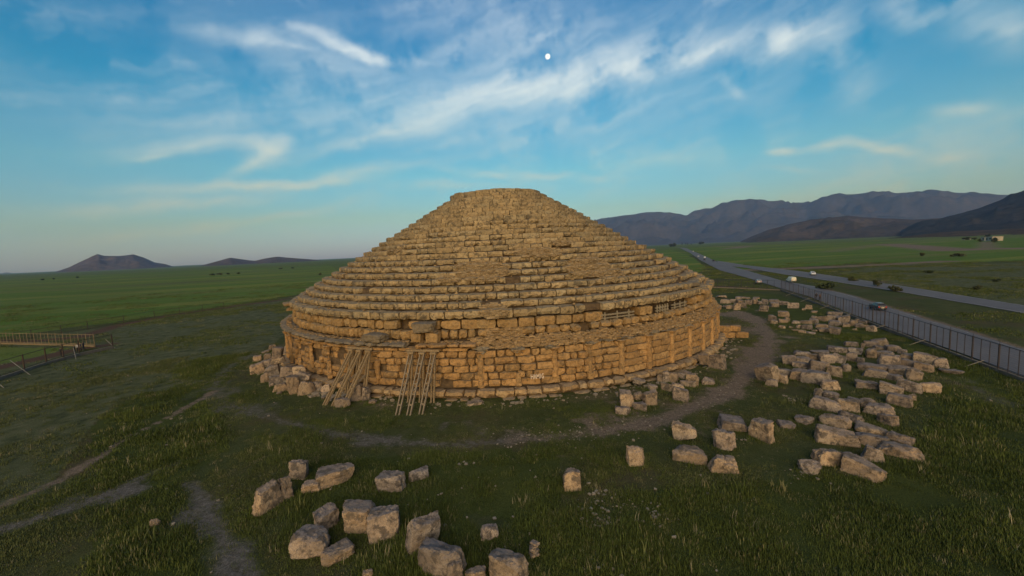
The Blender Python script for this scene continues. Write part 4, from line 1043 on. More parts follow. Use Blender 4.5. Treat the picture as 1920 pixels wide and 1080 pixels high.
ridge('foothill', [(1378,458),(1400,447),(1440,431),(1480,420),(1520,412),(1560,407),(1590,404),(1620,407),(1680,410),(1720,412),(1800,408),(1900,405),(2100,400),(2300,420)], 3400, 1200, M_FOOT, 'low brown foothill in front of the mountain range', 73, .10, 180, 44, base=-6)
ridge('field_rise', [(1560,459),(1620,452),(1700,443),(1760,436),(1800,433),(1860,431),(1920,428),(2050,420),(2300,414),(2500,425)], 1500, 420, M_FOOT, 'low dark rise beyond the green fields at right', 77, .07, 120, 30, base=-2)
ridge('cone_hill', [(60,520),(100,511),(130,501),(150,491),(170,482),(184,477),(200,481),(225,480),(250,477),(268,482),(290,492),(310,495),(332,502),(345,506)], 5200, 1300, M_BROWN, 'flat topped bare hill on the left horizon', 74, .06, 120, 40)
ridge('twin_hill', [(345,506),(380,497),(410,489),(432,483),(460,487),(478,489),(495,485),(520,481),(550,484),(580,486),(610,488.5),(640,491),(665,493),(700,495)], 3800, 1000, M_BROWN, 'low brown twin humped hill left of the mausoleum', 75, .06, 120, 40)
ridge('far_hills', [(-220,505),(-120,515),(-60,508),(0,513),(15,510),(40,516),(60,510),(100,517),(200,512),(330,500),(350,497),(380,502),(560,492),(620,487),(660,485),(700,482),(760,484),(900,478),(1010,470),(1100,466)], 12000, 1800, M_FARBLUE, 'faint blue hills far off on the left horizon', 76, .05, 220, 24)

# ------------------------------------------------------------------ fences
def post_fence(name, label, pts, spacing, h, m_, m_kerb, mid=2, spike=.28, kerb=(.22, .22), braces=(), wires=10, post_w=.09, group=None, rails=(.12, 1.0)):
    t = thing(name, label, 'fence', (*pts[0][:2], 0), 0, group); o = np.array([*pts[0][:2], 0.0])
    for a, b_ in zip(pts[:-1], pts[1:]):
        a = np.array([*a[:2], 0.0]) - o; b_ = np.array([*b_[:2], 0.0]) - o; L = np.linalg.norm(b_ - a); n = max(1, round(L / spacing)); u_ = (b_ - a) / L
        if kerb:
            mb = MB(); mb.bar(a + [0, 0, kerb[1]/2], b_ + [0, 0, kerb[1]/2], kerb[0], kerb[1] + .15); mb.build('kerb', m_kerb, t)
        z0 = kerb[1] if kerb else 0
        for f in rails:
            mb = MB(); mb.bar(a + [0, 0, z0 + f * h], b_ + [0, 0, z0 + f * h], .05, .05); mb.build('rail', m_, t)
        mb = MB()
        for w in range(wires): z = z0 + h * (.2 + .75 * w / max(1, wires - 1)); mb.bar(a + [0, 0, z], b_ + [0, 0, z], .007, .007)
        mb.build('wire', m_, t)
        pm = MB().box((0, 0, z0 + (h + spike) / 2), (post_w, post_w, h + spike), math.atan2(u_[1], u_[0])) if False else MB().box((0, 0, z0 + h / 2 + .02), (post_w, post_w, h + .06), math.atan2(u_[1], u_[0]))
        pm.tube((0, 0, z0 + h), (0, 0, z0 + h + spike), .018, 4)
        me = None
        for i in range(n + 1):
            if me is None: ob = pm.build('post', m_, t); me = ob.data
            else: ob = link('post', me, t)
            ob.location = tuple(a + u_ * L * i / n)
        im = MB().box((0, 0, z0 + h / 2), (post_w * .45, post_w * .45, h), math.atan2(u_[1], u_[0])); me2 = None
        for i in range(n):
            for k in range(1, mid + 1):
                if me2 is None: ob = im.build('bar', m_, t); me2 = ob.data
                else: ob = link('bar', me2, t)
                ob.location = tuple(a + u_ * L * (i + k / (mid + 1)) / n)
    for A, B in braces:
        mb = MB(); mb.tube(np.array(A) - o, np.array(B) - o, .032, 5); mb.build('brace', M_BRACE, t)
    return t
fb = []
for d in (9, 18, 27, 35, 44, 52, 60): p = np.array(fen(d, 0)); q_ = np.array(fen(d + .4, -1.5)); fb.append(((*p, .55), (*q_, .0)))
post_fence('perimeter_fence', 'dark metal fence on a concrete kerb between boulders and road', [fen(0, 0), fen(85, 0)], 2.98, 2.1, M_IRON, M_CONC, braces=fb)
post_fence('perimeter_fence', 'short dark fence run behind the mausoleum ending at the road corner', [fen(0, 0), gp(1345, 540), gp(1180, 536)], 3.0, 2.0, M_IRON, M_CONC, mid=1)
A_, B_ = gp(178, 650), gp(0, 645)
post_fence('railing', 'sand coloured railing with close posts along the left dirt track', [A_, 1.0 * A_ + 1.75 * (B_ - A_)], 1.7, 1.75, M_TANRAIL, M_TANRAIL, mid=1, kerb=(.2, .10), wires=4, spike=.25, post_w=.075, rails=(.08, .16, 1.0))
lf = [gp(212, 653), gp(150, 667), gp(88, 684), gp(0, 713), gp(-120, 752)]
lb = [((*gp(22, 694)[:2], 1.2), (*gp(58, 704)[:2], 0)), ((*gp(140, 668)[:2], 1.2), (*gp(152, 670)[:2] + np.array([.8, -1.4]), 0)), ((*gp(200, 650)[:2], 1.1), (*gp(216, 653)[:2], 0)), ((*gp(-20, 722)[:2], 1.2), (*gp(8, 728)[:2], 0))]
post_fence('wire_fence', 'rusty low wire fence on a kerb at the left edge', lf, 2.9, 1.75, M_RUST, M_CONC, mid=0, kerb=(.25, .3), braces=lb, wires=7)
post_fence('wire_fence', 'thin far wire fence along the red ploughed strip at left', [gp(-40, 652), gp(60, 636), gp(165, 618), gp(290, 596), gp(420, 579)], 5.5, 1.6, M_RUST, M_CONC, mid=0, kerb=None, wires=3, post_w=.07)

# ------------------------------------------------------------------ vehicles
def paint(name, col, rough=.35):
    m_, W, b = mat(name); b.inputs['Base Color'].default_value = (*col, 1); b.inputs['Roughness'].default_value = rough; b.inputs['Specular IOR Level'].default_value = .5
    n1 = W.noise(W.n('ShaderNodeTexCoord').outputs['Object'], 2.0, 4, .6).outputs[0]
    W.set(b.inputs['Base Color'], W.ramp(n1, [(.35, tuple(c * .85 for c in col)), (.65, col)])); return m_
M_GLASS = paint('dark_car_glass', (.02, .025, .03), .1); M_TYRE = plain('tyre_rubber', (.02, .02, .02), .9); M_RIM = plain('wheel_rim', (.35, .35, .36), .4, .6)
M_LAMPR = paint('red_lamp_glass', (.45, .03, .02), .25); M_LAMPW = paint('clear_lamp_glass', (.7, .7, .66), .2); M_PLATE = plain('number_plate', (.65, .63, .52), .6); M_TRIM = plain('black_plastic_trim', (.025, .025, .027), .7)
STYLES = {  # x (rear - to front +), bottom, belt, roof, half width belt, half width roof
 'hatch': [(-2.0,.45,.80,.84,.70,.66),(-1.92,.28,.95,.99,.80,.72),(-1.75,.24,.98,1.20,.83,.66),(-1.45,.22,.96,1.46,.84,.60),(-.6,.22,.95,1.50,.84,.60),(.25,.22,.93,1.45,.84,.60),(.95,.22,.92,1.00,.83,.70),(1.7,.24,.82,.86,.80,.68),(1.98,.30,.66,.70,.70,.60)],
 'suv': [(-2.2,.5,.85,.90,.76,.72),(-2.12,.32,1.05,1.15,.88,.78),(-2.0,.28,1.08,1.55,.90,.70),(-1.8,.26,1.08,1.74,.90,.68),(-.6,.26,1.06,1.78,.91,.68),(.35,.26,1.04,1.70,.91,.68),(1.0,.26,1.03,1.12,.90,.76),(1.9,.30,.98,1.02,.88,.76),(2.2,.38,.80,.84,.78,.68)],
 'van': [(-2.1,.45,.9,.95,.78,.74),(-2.05,.3,1.0,1.80,.84,.74),(-1.9,.26,1.0,1.90,.85,.76),(.4,.26,1.0,1.90,.85,.76),(.9,.26,.98,1.55,.85,.70),(1.35,.26,.95,1.05,.84,.72),(1.95,.3,.80,.86,.80,.68),(2.1,.38,.66,.7,.72,.62)],
 'pickup': [(-2.45,.5,.95,.97,.80,.78),(-2.4,.4,1.0,1.02,.86,.84),(-.62,.36,1.0,1.02,.86,.84),(-.55,.3,1.02,1.62,.86,.68),(-.3,.28,1.02,1.70,.86,.68),(.45,.28,1.0,1.66,.86,.68),(1.1,.28,1.0,1.06,.85,.72),(2.0,.3,.95,.98,.83,.72),(2.3,.38,.75,.8,.76,.66)]}
def car(name, label, cat, at, heading, style, m_body, detail=True, group='vehicles on the road', load=None):
    t = thing(name, label, cat, at, heading, group); t.scale = (.72, .72, .72); S = STYLES[style]; V = []; F = []
    for (x, zb, zl, zr, wl, wr) in S:
        half = [(wl * .86, zb), (wl * .98, zb + .12), (wl, zl - .12), (wl * .98, zl), (wr + (wl - wr) * .12, zl + (zr - zl) * .86), (wr * .80, zr)]
        V += [(x, -y, z) for y, z in half] + [(x, y, z) for y, z in reversed(half)]
    m = 12
    for i in range(len(S) - 1):
        for k in range(m): F.append((i*m + k, i*m + (k+1) % m, (i+1)*m + (k+1) % m, (i+1)*m + k))
    F += [tuple(range(m - 1, -1, -1)), tuple(range((len(S)-1)*m, len(S)*m))]
    ob = mesh_obj('body', V, F, m_body, t, smooth=True)
    try: ob.data.set_sharp_from_angle(angle=R(32))
    except Exception: pass
    cab = [i for i, s in enumerate(S) if s[3] - s[2] > .35]; i0, i1 = cab[0], cab[-1]
    def pt(s, f, side, out=.012):
        x, zb, zl, zr, wl, wr = s; w = wl * .98 + (wr + (wl - wr) * .12 - wl * .98) * f; return (x, side * (w + out), zl + (zr - zl) * .86 * f)
    for side in (-1, 1):
        segs = list(range(i0, i1)); mb = MB()
        for i in segs:
            a, b_ = S[i], S[i+1]
            def lerp(f, s): return tuple(p * (1-f) + q_ * f for p, q_ in zip(a, b_)) if s else None
            l0, l1 = lerp(.06, 1), lerp(.94, 1)
            if style == 'van' and i < i1 - 1 and a[0] < 0: continue
            mb.add([pt(l0, .12, side), pt(l1, .12, side), pt(l1, .92, side), pt(l0, .92, side)], [(0, 1, 2, 3)])
        if mb.v: mb.build('side_window', M_GLASS, t)
    def screen(nm, sa, sb, out):
        f0, f1 = .14, .9; xs = lambda f: sa[0] + (sb[0] - sa[0]) * f; zs = lambda f: sa[3] + (sb[3] - sa[3]) * f; ws = lambda f: (sa[5] + (sb[5] - sa[5]) * f) * .78
        mb = MB(); mb.add([(xs(f0) + out, -ws(f0), zs(f0) + .012), (xs(f0) + out, ws(f0), zs(f0) + .012), (xs(f1) + out, ws(f1), zs(f1) + .012), (xs(f1) + out, -ws(f1), zs(f1) + .012)], [(0, 1, 2, 3)]); mb.build(nm, M_GLASS, t)
    screen('windscreen', S[i1 + 1], S[i1], .014); screen('rear_window', S[max(0, i0 - 1)], S[i0] if S[i0][0] - S[i0-1][0] > .15 or style == 'pickup' else S[i0+1], -.014)
    xr, xf = S[1][0] - .06, S[-2][0] + .12
    wheel = MB().tube((0, -.1, 0), (0, .1, 0), .33, 14); rim = MB().tube((0, -.115, 0), (0, .115, 0), .19, 10)
    for x in (S[1][0] + .68, S[-1][0] - .75):
        for side in (-1, 1):
            w = wheel.build('wheel', M_TYRE, t); w.location = (x, side * (S[4][4] - .07), .33); rm = rim.build('rim', M_RIM, w); rm.location = (0, 0, 0)
    if detail:
        for side in (-1, 1):
            mb = MB(); mb.box((xr + .01, side * .60, S[1][2] - .16), (.10, .24, .24)); mb.build('tail_light', M_LAMPR, t)
            mb = MB(); mb.box((xf - .02, side * .56, S[-1][2] + .02), (.10, .30, .15)); mb.build('headlight', M_LAMPW, t)
            mb = MB(); mb.box((.85, side * .97, 1.05), (.12, .16, .13)); mb.build('mirror', M_TRIM, t)
        mb = MB(); mb.box((xr - .03, 0, .62), (.04, .52, .12)); mb.build('number_plate', M_PLATE, t)
        mb = MB(); mb.box((xr + .0, 0, .42), (.14, 1.5, .16)); mb.build('bumper', M_TRIM, t)
        mb = MB(); mb.box((S[-1][0] - .02, 0, .45), (.14, 1.3, .16)); mb.build('bumper', M_TRIM, t)
    if load: load(t)
    return t
def road_dir(a, b_): a = gp(*a); b_ = gp(*b_); return math.atan2(b_[1] - a[1], b_[0] - a[0])
def on_road(px, py, z=.14): P = gp(px, py, z); return (P[0], P[1], z)
hd = math.atan2(-FENCE_D[1], -FENCE_D[0])
car('parked_car', 'dark car with pale roof and tail lights seen through the fence', 'car', on_road(1645, 580), hd + R(2), 'hatch', paint('dark_car_paint', (.035, .035, .045)))
def roofrack(t): mb = MB(); mb.box((-.6, 0, 1.50), (1.5, 1.0, .05)); mb.build('roof_panel', paint('pale_roof_paint', (.20, .21, .21)), t)
roofrack(bpy.data.objects['parked_car'])
car('pickup_truck', 'cream pickup with covered bed on the near carriageway', 'pickup truck', on_road(1483, 528.5, .2), hd + R(10), 'van', paint('cream_truck_paint', (.62, .62, .52)))
car('car', 'white car driving on the far carriageway', 'car', on_road(1524, 515.5, .2), hd - R(8) + math.pi, 'hatch', paint('white_car_paint', (.75, .76, .76)))
car('car', 'grey hatchback with a red rear lamp at the near road edge', 'car', on_road(1422, 531, .2), hd - R(4), 'hatch', paint('silver_car_paint', (.38, .39, .41)))
car('car', 'black car far off where the two carriageways meet', 'car', on_road(1338, 490, .25), hd - R(8), 'hatch', paint('black_car_paint', (.02, .02, .024)), False)
car('car', 'dark car far off in the middle of the merged road', 'car', on_road(1321, 488, .25), hd - R(8), 'hatch', bpy.data.materials['dark_car_paint'], False)
car('car', 'small white car far off just ahead of the dark one', 'car', on_road(1321.5, 483.5, .3), hd - R(8), 'hatch', bpy.data.materials['white_car_paint'], False)
car('car', 'small pale car far off on the left side of the road', 'car', on_road(1309.5, 481.5, .3), hd - R(8), 'hatch', bpy.data.materials['silver_car_paint'], False)
car('car', 'tiniest pale car, furthest along the road', 'car', on_road(1300, 472.5, .4), hd - R(8), 'van', bpy.data.materials['silver_car_paint'], False)

# ------------------------------------------------------------------ people
def person(label, at, heading, shirt, trousers, pose=0.0, height=1.72, group='people by the fences'):
    height *= .74
    me = bpy.data.meshes.new('person'); s = height / 1.75; st = .16 + .12 * pose
    J = {'pel': (0,0,.95), 'spi': (0,.01,1.15), 'che': (0,.02,1.38), 'nec': (0,.02,1.50), 'hea': (.02,.02,1.60), 'top': (.02,.02,1.73),
         'hL': (.0,.10,.90), 'kL': (.10*pose + .02,.11,.50), 'aL': (.18*pose - .02,.12,.08), 'fL': (.18*pose + .14,.13,.03), 'hR': (0,-.10,.90), 'kR': (.02,-.11,.50), 'aR': (-.2*pose - .02,-.12,.08), 'fR': (-.2*pose + .14,-.13,.03),
         'sL': (0,.19,1.42), 'eL': (-.08*pose - .02,.25,1.15), 'wL': (.04,.25,.90), 'mL': (.06,.24,.80), 'sR': (0,-.19,1.42), 'eR': (.08*pose - .02,-.25,1.15), 'wR': (.12*pose + .04,-.24,.90), 'mR': (.14*pose + .06,-.23,.80)}
    Rr = {'pel': .14, 'spi': .13, 'che': .15, 'nec': .06, 'hea': .10, 'top': .07, 'hL': .10, 'kL': .07, 'aL': .05, 'fL': .045, 'hR': .10, 'kR': .07, 'aR': .05, 'fR': .045, 'sL': .07, 'eL': .05, 'wL': .038, 'mL': .04, 'sR': .07, 'eR': .05, 'wR': .038, 'mR': .04}
    ks = list(J); E_ = [('pel','spi'),('spi','che'),('che','nec'),('nec','hea'),('hea','top'),('pel','hL'),('hL','kL'),('kL','aL'),('aL','fL'),('pel','hR'),('hR','kR'),('kR','aR'),('aR','fR'),('che','sL'),('sL','eL'),('eL','wL'),('wL','mL'),('che','sR'),('sR','eR'),('eR','wR'),('wR','mR')]
    me.from_pydata([tuple(c * s for c in J[k]) for k in ks], [(ks.index(a), ks.index(b_)) for a, b_ in E_], [])
    ob = link('person', me, None, at, (0, 0, heading)); m1 = ob.modifiers.new('skin', 'SKIN'); sk = me.skin_vertices[0]
    for i, k in enumerate(ks): sk.data[i].radius = (Rr[k] * s, Rr[k] * s)
    sk.data[0].use_root = True
    m2 = ob.modifiers.new('sub', 'SUBSURF'); m2.levels = m2.render_levels = 1
    dg = bpy.context.evaluated_depsgraph_get(); ne = bpy.data.meshes.new_from_object(ob.evaluated_get(dg)); ob.modifiers.clear(); ob.data = ne
    ne.materials.clear()
    for m_ in (plain('skin_tone', (.32, .19, .12), .7), shirt, trousers, plain('dark_hair', (.02, .016, .013), .8)): ne.materials.append(m_)
    for p in ne.polygons:
        z = p.center.z / s; x = p.center.x; arm = abs(p.center.y) > .2 * s and z < 1.0
        p.material_index = 3 if (z > 1.66 or (z > 1.58 and x < 0)) else 0 if z > 1.47 else (0 if arm and z < .93 else (1 if z > .96 or arm else 2)); p.use_smooth = True
    return tag(ob, label, 'person', group)
blk = plain('black_cloth', (.022, .022, .026), .9); nav = plain('dark_blue_cloth', (.03, .035, .06), .9); gre = plain('grey_cloth', (.30, .31, .34), .9); brn = plain('brown_cloth', (.09, .06, .05), .9)
person('person in dark clothes standing alone behind the left wire fence', gp(115, 668.5), 1.2, blk, blk, .2)
person('person in black squatting height, leftmost of the group by the railing', gp(140, 663), .4, blk, nav, .5, 1.6)
person('person in a grey top, second of the group by the railing', gp(147, 660.5), 2.2, gre, blk, .2)
person('person in a blue-grey top, third of the group by the railing', gp(152.5, 658), 4.0, nav, blk, .3, 1.7)
person('person in dark blue, rightmost of the group by the railing', gp(157.5, 656.5), 3.5, nav, nav, .2)
person('person in black on the roadside, left of the pair behind the fence', (*np.array(fen(16.2, 1.6)), .1), hd, blk, blk, .7, 1.65)
person('person in dark brown on the roadside, right of the pair behind the fence', (*np.array(fen(18.0, 1.6)), .1), hd, brn, blk, .8, 1.75)

# ------------------------------------------------------------------ far buildings, trees and shrubs
M_WALLW = plain('limewashed_wall', (.36, .33, .27), .9, var=.15, scale=.6); M_SHED = plain('white_sheet_metal', (.70, .71, .72), .6); M_ROOF = plain('grey_roof_slab', (.30, .27, .24), .9); M_DOORD = plain('dark_opening', (.03, .028, .026), .8)
M_LEAF = plain('dark_foliage', (.032, .045, .016), .9, var=.45, scale=1.2); M_LEAF2 = plain('olive_foliage', (.055, .062, .026), .9, var=.4, scale=1.2); M_BARK = plain('tree_bark', (.09, .065, .045), .9)
def foliage(n, rx, rz, cz, leaf, seed, cone=0):
    r_ = np.random.default_rng(seed); V = []; F = []
    cl = r_.normal(0, 1, (max(4, n // 26), 3)); cl /= np.linalg.norm(cl, axis=1, keepdims=True); cl *= r_.uniform(.35, .9, (len(cl), 1))
    for i in range(n):
        c = cl[r_.integers(len(cl))] + r_.normal(0, .24, 3); f = 1 - cone * (c[2] * .5 + .5)
        p = np.array([c[0] * rx * f, c[1] * rx * f, cz + c[2] * rz]); a = r_.normal(0, 1, 3); a /= np.linalg.norm(a); b_ = np.cross(a, r_.normal(0, 1, 3)); b_ /= np.linalg.norm(b_); s = leaf * r_.uniform(.6, 1.4); k = len(V)
        V += [p - a*s - b_*s*.5, p + a*s*.3 - b_*s*.7, p + a*s, p + b_*s*.6]; F.append((k, k+1, k+2, k+3))
    return V, F
def tree(name, label, at, h, w, m_, seed, group, cone=0.0, trunk=.3, cat='tree', n=220):
    t = thing(name, label, cat, at, 0, group)
    if trunk:
        mb = MB(); mb.tube((0, 0, -.2), (.05 * h, 0, h * (trunk + .2)), h * .028, 6, r2=h * .014)
        for k in range(4): a = 1.6 * k + seed; mb.tube((.04 * h, 0, h * (trunk + .05)), (math.cos(a) * w * .28, math.sin(a) * w * .28, h * (trunk + .35)), h * .013, 5, r2=h * .006)
        mb.build('trunk', M_BARK, t)
    V, F = foliage(n, w / 2, h * (1 - trunk) / 2, h * (trunk + (1 - trunk) / 2), w * .12, seed, cone); mesh_obj('crown', V, F, m_, t)
    return t
def far_at(px, py): P = gp(px, py); return (P[0], P[1], float(ground_z(P[0], P[1])))
def S_at(P): return px_per_m(P)
sd_ = 300
for px, py, w, h, lab, cone, g in [
 (1262,463,11,6,'dense dark tree where the road vanishes',0,'trees by the far road'),(1258,463.5,6,4,'smaller dark tree touching the one at the vanishing road',0,'trees by the far road'),
 (1314,458.5,9,5,'rounded dark tree standing alone right of the far road',0,'trees by the far road'),
 (1279,460.5,2.2,6,'slim dark poplar nearest the far road',.5,'poplars beside the far road'),(1285,460,1.8,4,'short slim poplar second along the far row',.5,'poplars beside the far road'),(1289,460,1.8,5,'slim poplar in the middle of the far row',.5,'poplars beside the far road'),(1296,459.5,1.8,3.5,'faint slim poplar at the right end of the far row',.5,'poplars beside the far road'),
 (1865,456.5,9,9,'dark tree at the right end of the pale farmhouse',0,'trees round the farmhouse'),(1852,450,8,9,'dark tree rising behind the pale farmhouse roof',0,'trees round the farmhouse'),(1837,456,6,6,'dark tree at the left end of the pale farmhouse',0,'trees round the farmhouse'),(1812,451,9,5,'low dark trees left of the farmhouse beside a little shed',0,'trees round the farmhouse'),(1826,452,7,5,'greyish tree between the farmhouse and the little shed',0,'trees round the farmhouse'),
]:
    P = far_at(px, py); s = S_at(P); sd_ += 1
    tree('poplar_tree' if cone else 'tree', lab, P, h / s, w / s, M_LEAF, sd_, g, cone, .12 if cone else .15)
for px, py, w, h, lab, g in [
 (1545,543,22,13,'bushy dark shrub on the median verge',None),(1642,537,16,12,'dark shrub in the ditch beyond the far carriageway',None),(1680,546,20,10,'low shrub further right along the ditch of the far carriageway',None),(1600,527,18,8,'low dark shrub clump beside the far carriageway',None),
 (1795,481,18,5,'dark flat shrub in the green field below the track',None),(1728,480,10,6,'round shrub beside the curved field track',None),(1740,512,14,5,'dark shrub left in the right-hand scrub field',None),(1833,543,16,7,'shrub near the far carriageway at the right edge',None),(1870,528,12,5,'small shrub in the right-hand scrub field',None),
 (600,516,5,4,'small dark bush near the left slope of the mausoleum',None),(398,516,8,3,'dark bush first in the left field row',None),(412,515,9,3,'dark bush second in the left field row',None),(428,514,6,3,'dark bush third in the left field row',None),(447,513,5,3,'dark bush last in the left field row',None),(525,504,6,2.5,'tiny bush at the foot of the twin hill',None),(548,503,6,2.5,'tiny bush right of another at the foot of the twin hill',None),
 (80,525,6,3,'dark bush at the far left end of the left field',None),(100,524,4,3,'second dark bush in the far left field',None),(145,521,4,3,'lone dark bush below the flat topped hill',None)]:
    P = far_at(px, py); s = S_at(P); sd_ += 1
    tree('shrub', lab, P, h / s, w / s, M_LEAF if rng.random() < .6 else M_LEAF2, sd_, 'shrubs in the fields', 0, 0, 'shrub', 160)
def house(name, label, cat, px0, px1, py, hpx, m_wall, wins, dfac=.6, group=None, roof=.25):
    A = np.array(far_at(px0, py)); B = np.array(far_at(px1, py)); A[2] = B[2] = min(A[2], B[2]); w = np.linalg.norm(B - A); s = S_at((A + B) / 2); H = hpx / s; rz = math.atan2(B[1] - A[1], B[0] - A[0])
    t = thing(name, label, cat, (A + B) / 2, rz, group); d = w * dfac
    mb = MB(); mb.box((0, d / 2, H / 2 - .3), (w, d, H + .6)); mb.build('wall', m_wall, t)
    mb = MB(); mb.box((0, d / 2, H + roof / 2), (w + .5, d + .5, roof)); mb.build('roof', M_ROOF if m_wall is not M_SHED else M_SHED, t)
    for x, z, ww, hh in wins: mb = MB(); mb.box((x * w, -.02, z * H), (ww * w, .12, hh * H)); mb.build('window' if z > .4 else 'door', M_DOORD, t)
house('farmhouse', 'pale flat roofed farmhouse among trees on the right slope', 'house', 1847, 1860, 454, 8, M_WALLW, [(-.25, .5, .14, .5), (.2, .55, .2, .3)], .7, 'farm buildings')
house('farmhouse', 'pale outbuilding just left of the farmhouse', 'house', 1838, 1846, 453.5, 7, M_WALLW, [(.15, .42, .18, .7)], .7, 'farm buildings')
house('shed', 'little pale shed left of the farm trees', 'shed', 1804, 1809, 450.5, 2.5, M_WALLW, [], .7, 'farm buildings')
house('warehouse', 'long white warehouse far off left of the road end', 'warehouse', 1229, 1247, 456.5, 3, M_SHED, [], .3, 'far warehouses')
house('warehouse', 'short white warehouse far off above the road end', 'warehouse', 1272, 1281, 453.5, 2.5, M_SHED, [], .4, 'far warehouses')
house('warehouse', 'low pink-grey warehouse between the two white ones', 'warehouse', 1250, 1270, 454.5, 2, plain('pinkish_sheet', (.35, .28, .26)), [], .3, 'far warehouses')
for i, (px, w, h) in enumerate(((1292,6,2),(1300,5,2),(1312,3,2.5),(1328,3,2),(1345,4,1.6))):
    house('far_house', ['flat pale building right of the short white warehouse','pale block among the far town roofs','small white tower-like house in the far town','white house right of the far town tower','rightmost pale house of the far town'][i], 'house', px - w/2, px + w/2, 453 - i * .5, h, M_WALLW, [], .6, 'far town houses')

# ------------------------------------------------------------------ moon
dm = pix_ray(1027, 106); bm = bmesh.new(); bmesh.ops.create_uvsphere(bm, u_segments=32, v_segments=20, radius=60000 / FPX * 4.1)
mm = bpy.data.meshes.new('moon'); bm.to_mesh(mm); bm.free(); mo = link('moon', mm, None, CAM + dm * 60000)
for p in mm.polygons: p.use_smooth = True
m_, W, b = mat('moon_surface'); W.nt.nodes.remove(b); em = W.n('ShaderNodeEmission'); nz = W.noise(W.n('ShaderNodeTexCoord').outputs['Object'], .006, 4, .6).outputs[0]
W.set(em.inputs[0], W.ramp(nz, [(.42, (.62, .72, .84)), (.56, (.92, .96, 1.0))])); em.inputs[1].default_value = .95
W.nt.links.new(em.outputs[0], W.nt.nodes['Material Output'].inputs[0]); mm.materials.append(m_); tag(mo, 'small bright white full moon in the blue sky above the mausoleum', 'moon')

# ------------------------------------------------------------------ grass (uncountable: instanced tufts)
def grass_mat(name, lo, hi, tip):
    m_, W, b = mat(name)
    P = W.n('ShaderNodeNewGeometry').outputs['Position']; rnd = W.n('ShaderNodeObjectInfo').outputs['Random']
    n1 = W.noise(P, .22, 5, .6).outputs[0]
    c = W.ramp(W.m('ADD', W.m('MULTIPLY', n1, .75), W.m('MULTIPLY', rnd, .25)), [(.32, lo), (.66, hi)])
    c = W.mix(W.mr(rnd, .86, .99, 0, .8), c, tip)
    W.set(b.inputs['Base Color'], c); b.inputs['Roughness'].default_value = .9; b.inputs['Specular IOR Level'].default_value = .1
    return m_
M_GRASS = grass_mat('long_dark_grass', (.048, .070, .020), (.096, .124, .031), (.22, .20, .11))
M_TURF = grass_mat('short_dry_turf', (.070, .088, .033), (.114, .132, .049), (.22, .20, .13))
def tuft(seed, n, h, spread, m_, w=.011):
    r_ = np.random.default_rng(seed); V = []; F = []
    for _ in range(n):
        a = r_.uniform(0, 6.283); b0 = np.array([r_.normal(0, spread), r_.normal(0, spread), -.02]); hh = h * r_.uniform(.5, 1.25); ln = r_.uniform(.1, .65) * hh
        d = np.array([math.cos(a), math.sin(a), 0]); s = np.array([-d[1], d[0], 0]) * w * r_.uniform(.7, 1.4); k = len(V)
        mid = b0 + d * ln * .35 + np.array([0, 0, hh * .6]); tip = b0 + d * ln + np.array([0, 0, hh])
        V += [b0 - s, b0 + s, mid + s * .8, mid - s * .8, tip]; F += [(k, k+1, k+2, k+3), (k+3, k+2, k+4)]
    me = bpy.data.meshes.new('grass_tuft'); me.from_pydata([tuple(map(float, v)) for v in V], [], F); me.materials.append(m_); me.update(); return me
def scatter(name, pts, rot, scl, tufts, label):
    me = bpy.data.meshes.new(name); me.vertices.add(len(pts)); me.vertices.foreach_set('co', np.asarray(pts, np.float32).ravel())
    for nm, dat in (('turn', rot), ('size', scl)):
        at = me.attributes.new(nm, 'FLOAT', 'POINT'); at.data.foreach_set('value', np.asarray(dat, np.float32))
    me.update(); ob = link(name, me); ob['kind'] = 'stuff'; ob['label'] = label
    ng = bpy.data.node_groups.new(name, 'GeometryNodeTree'); ng.interface.new_socket('Geometry', in_out='INPUT', socket_type='NodeSocketGeometry'); ng.interface.new_socket('Geometry', in_out='OUTPUT', socket_type='NodeSocketGeometry')
    N = ng.nodes; Lk = ng.links.new; gi = N.new('NodeGroupInput'); go = N.new('NodeGroupOutput')
    m2p = N.new('GeometryNodeMeshToPoints'); Lk(gi.outputs[0], m2p.inputs[0])
    join = N.new('GeometryNodeJoinGeometry')
    g2 = N.new('GeometryNodeGeometryToInstance')
    for tm in tufts:
        to = bpy.data.objects.new('grass_tuft', tm); oi = N.new('GeometryNodeObjectInfo'); oi.inputs['Object'].default_value = to; oi.inputs['As Instance'].default_value = True
        Lk(oi.outputs['Geometry'], join.inputs[0])
    N.remove(g2)
    iop = N.new('GeometryNodeInstanceOnPoints'); Lk(m2p.outputs[0], iop.inputs['Points']); Lk(join.outputs[0], iop.inputs['Instance']); iop.inputs['Pick Instance'].default_value = True
    def attr(nm): a = N.new('GeometryNodeInputNamedAttribute'); a.data_type = 'FLOAT'; a.inputs[0].default_value = nm; return [o for o in a.outputs if o.enabled][0]
    cx = N.new('ShaderNodeCombineXYZ'); Lk(attr('turn'), cx.inputs[2]); Lk(cx.outputs[0], iop.inputs['Rotation']); Lk(attr('size'), iop.inputs['Scale'])
    Lk(iop.outputs[0], go.inputs[0]); md = ob.modifiers.new('tufts', 'NODES'); md.node_group = ng
    return ob
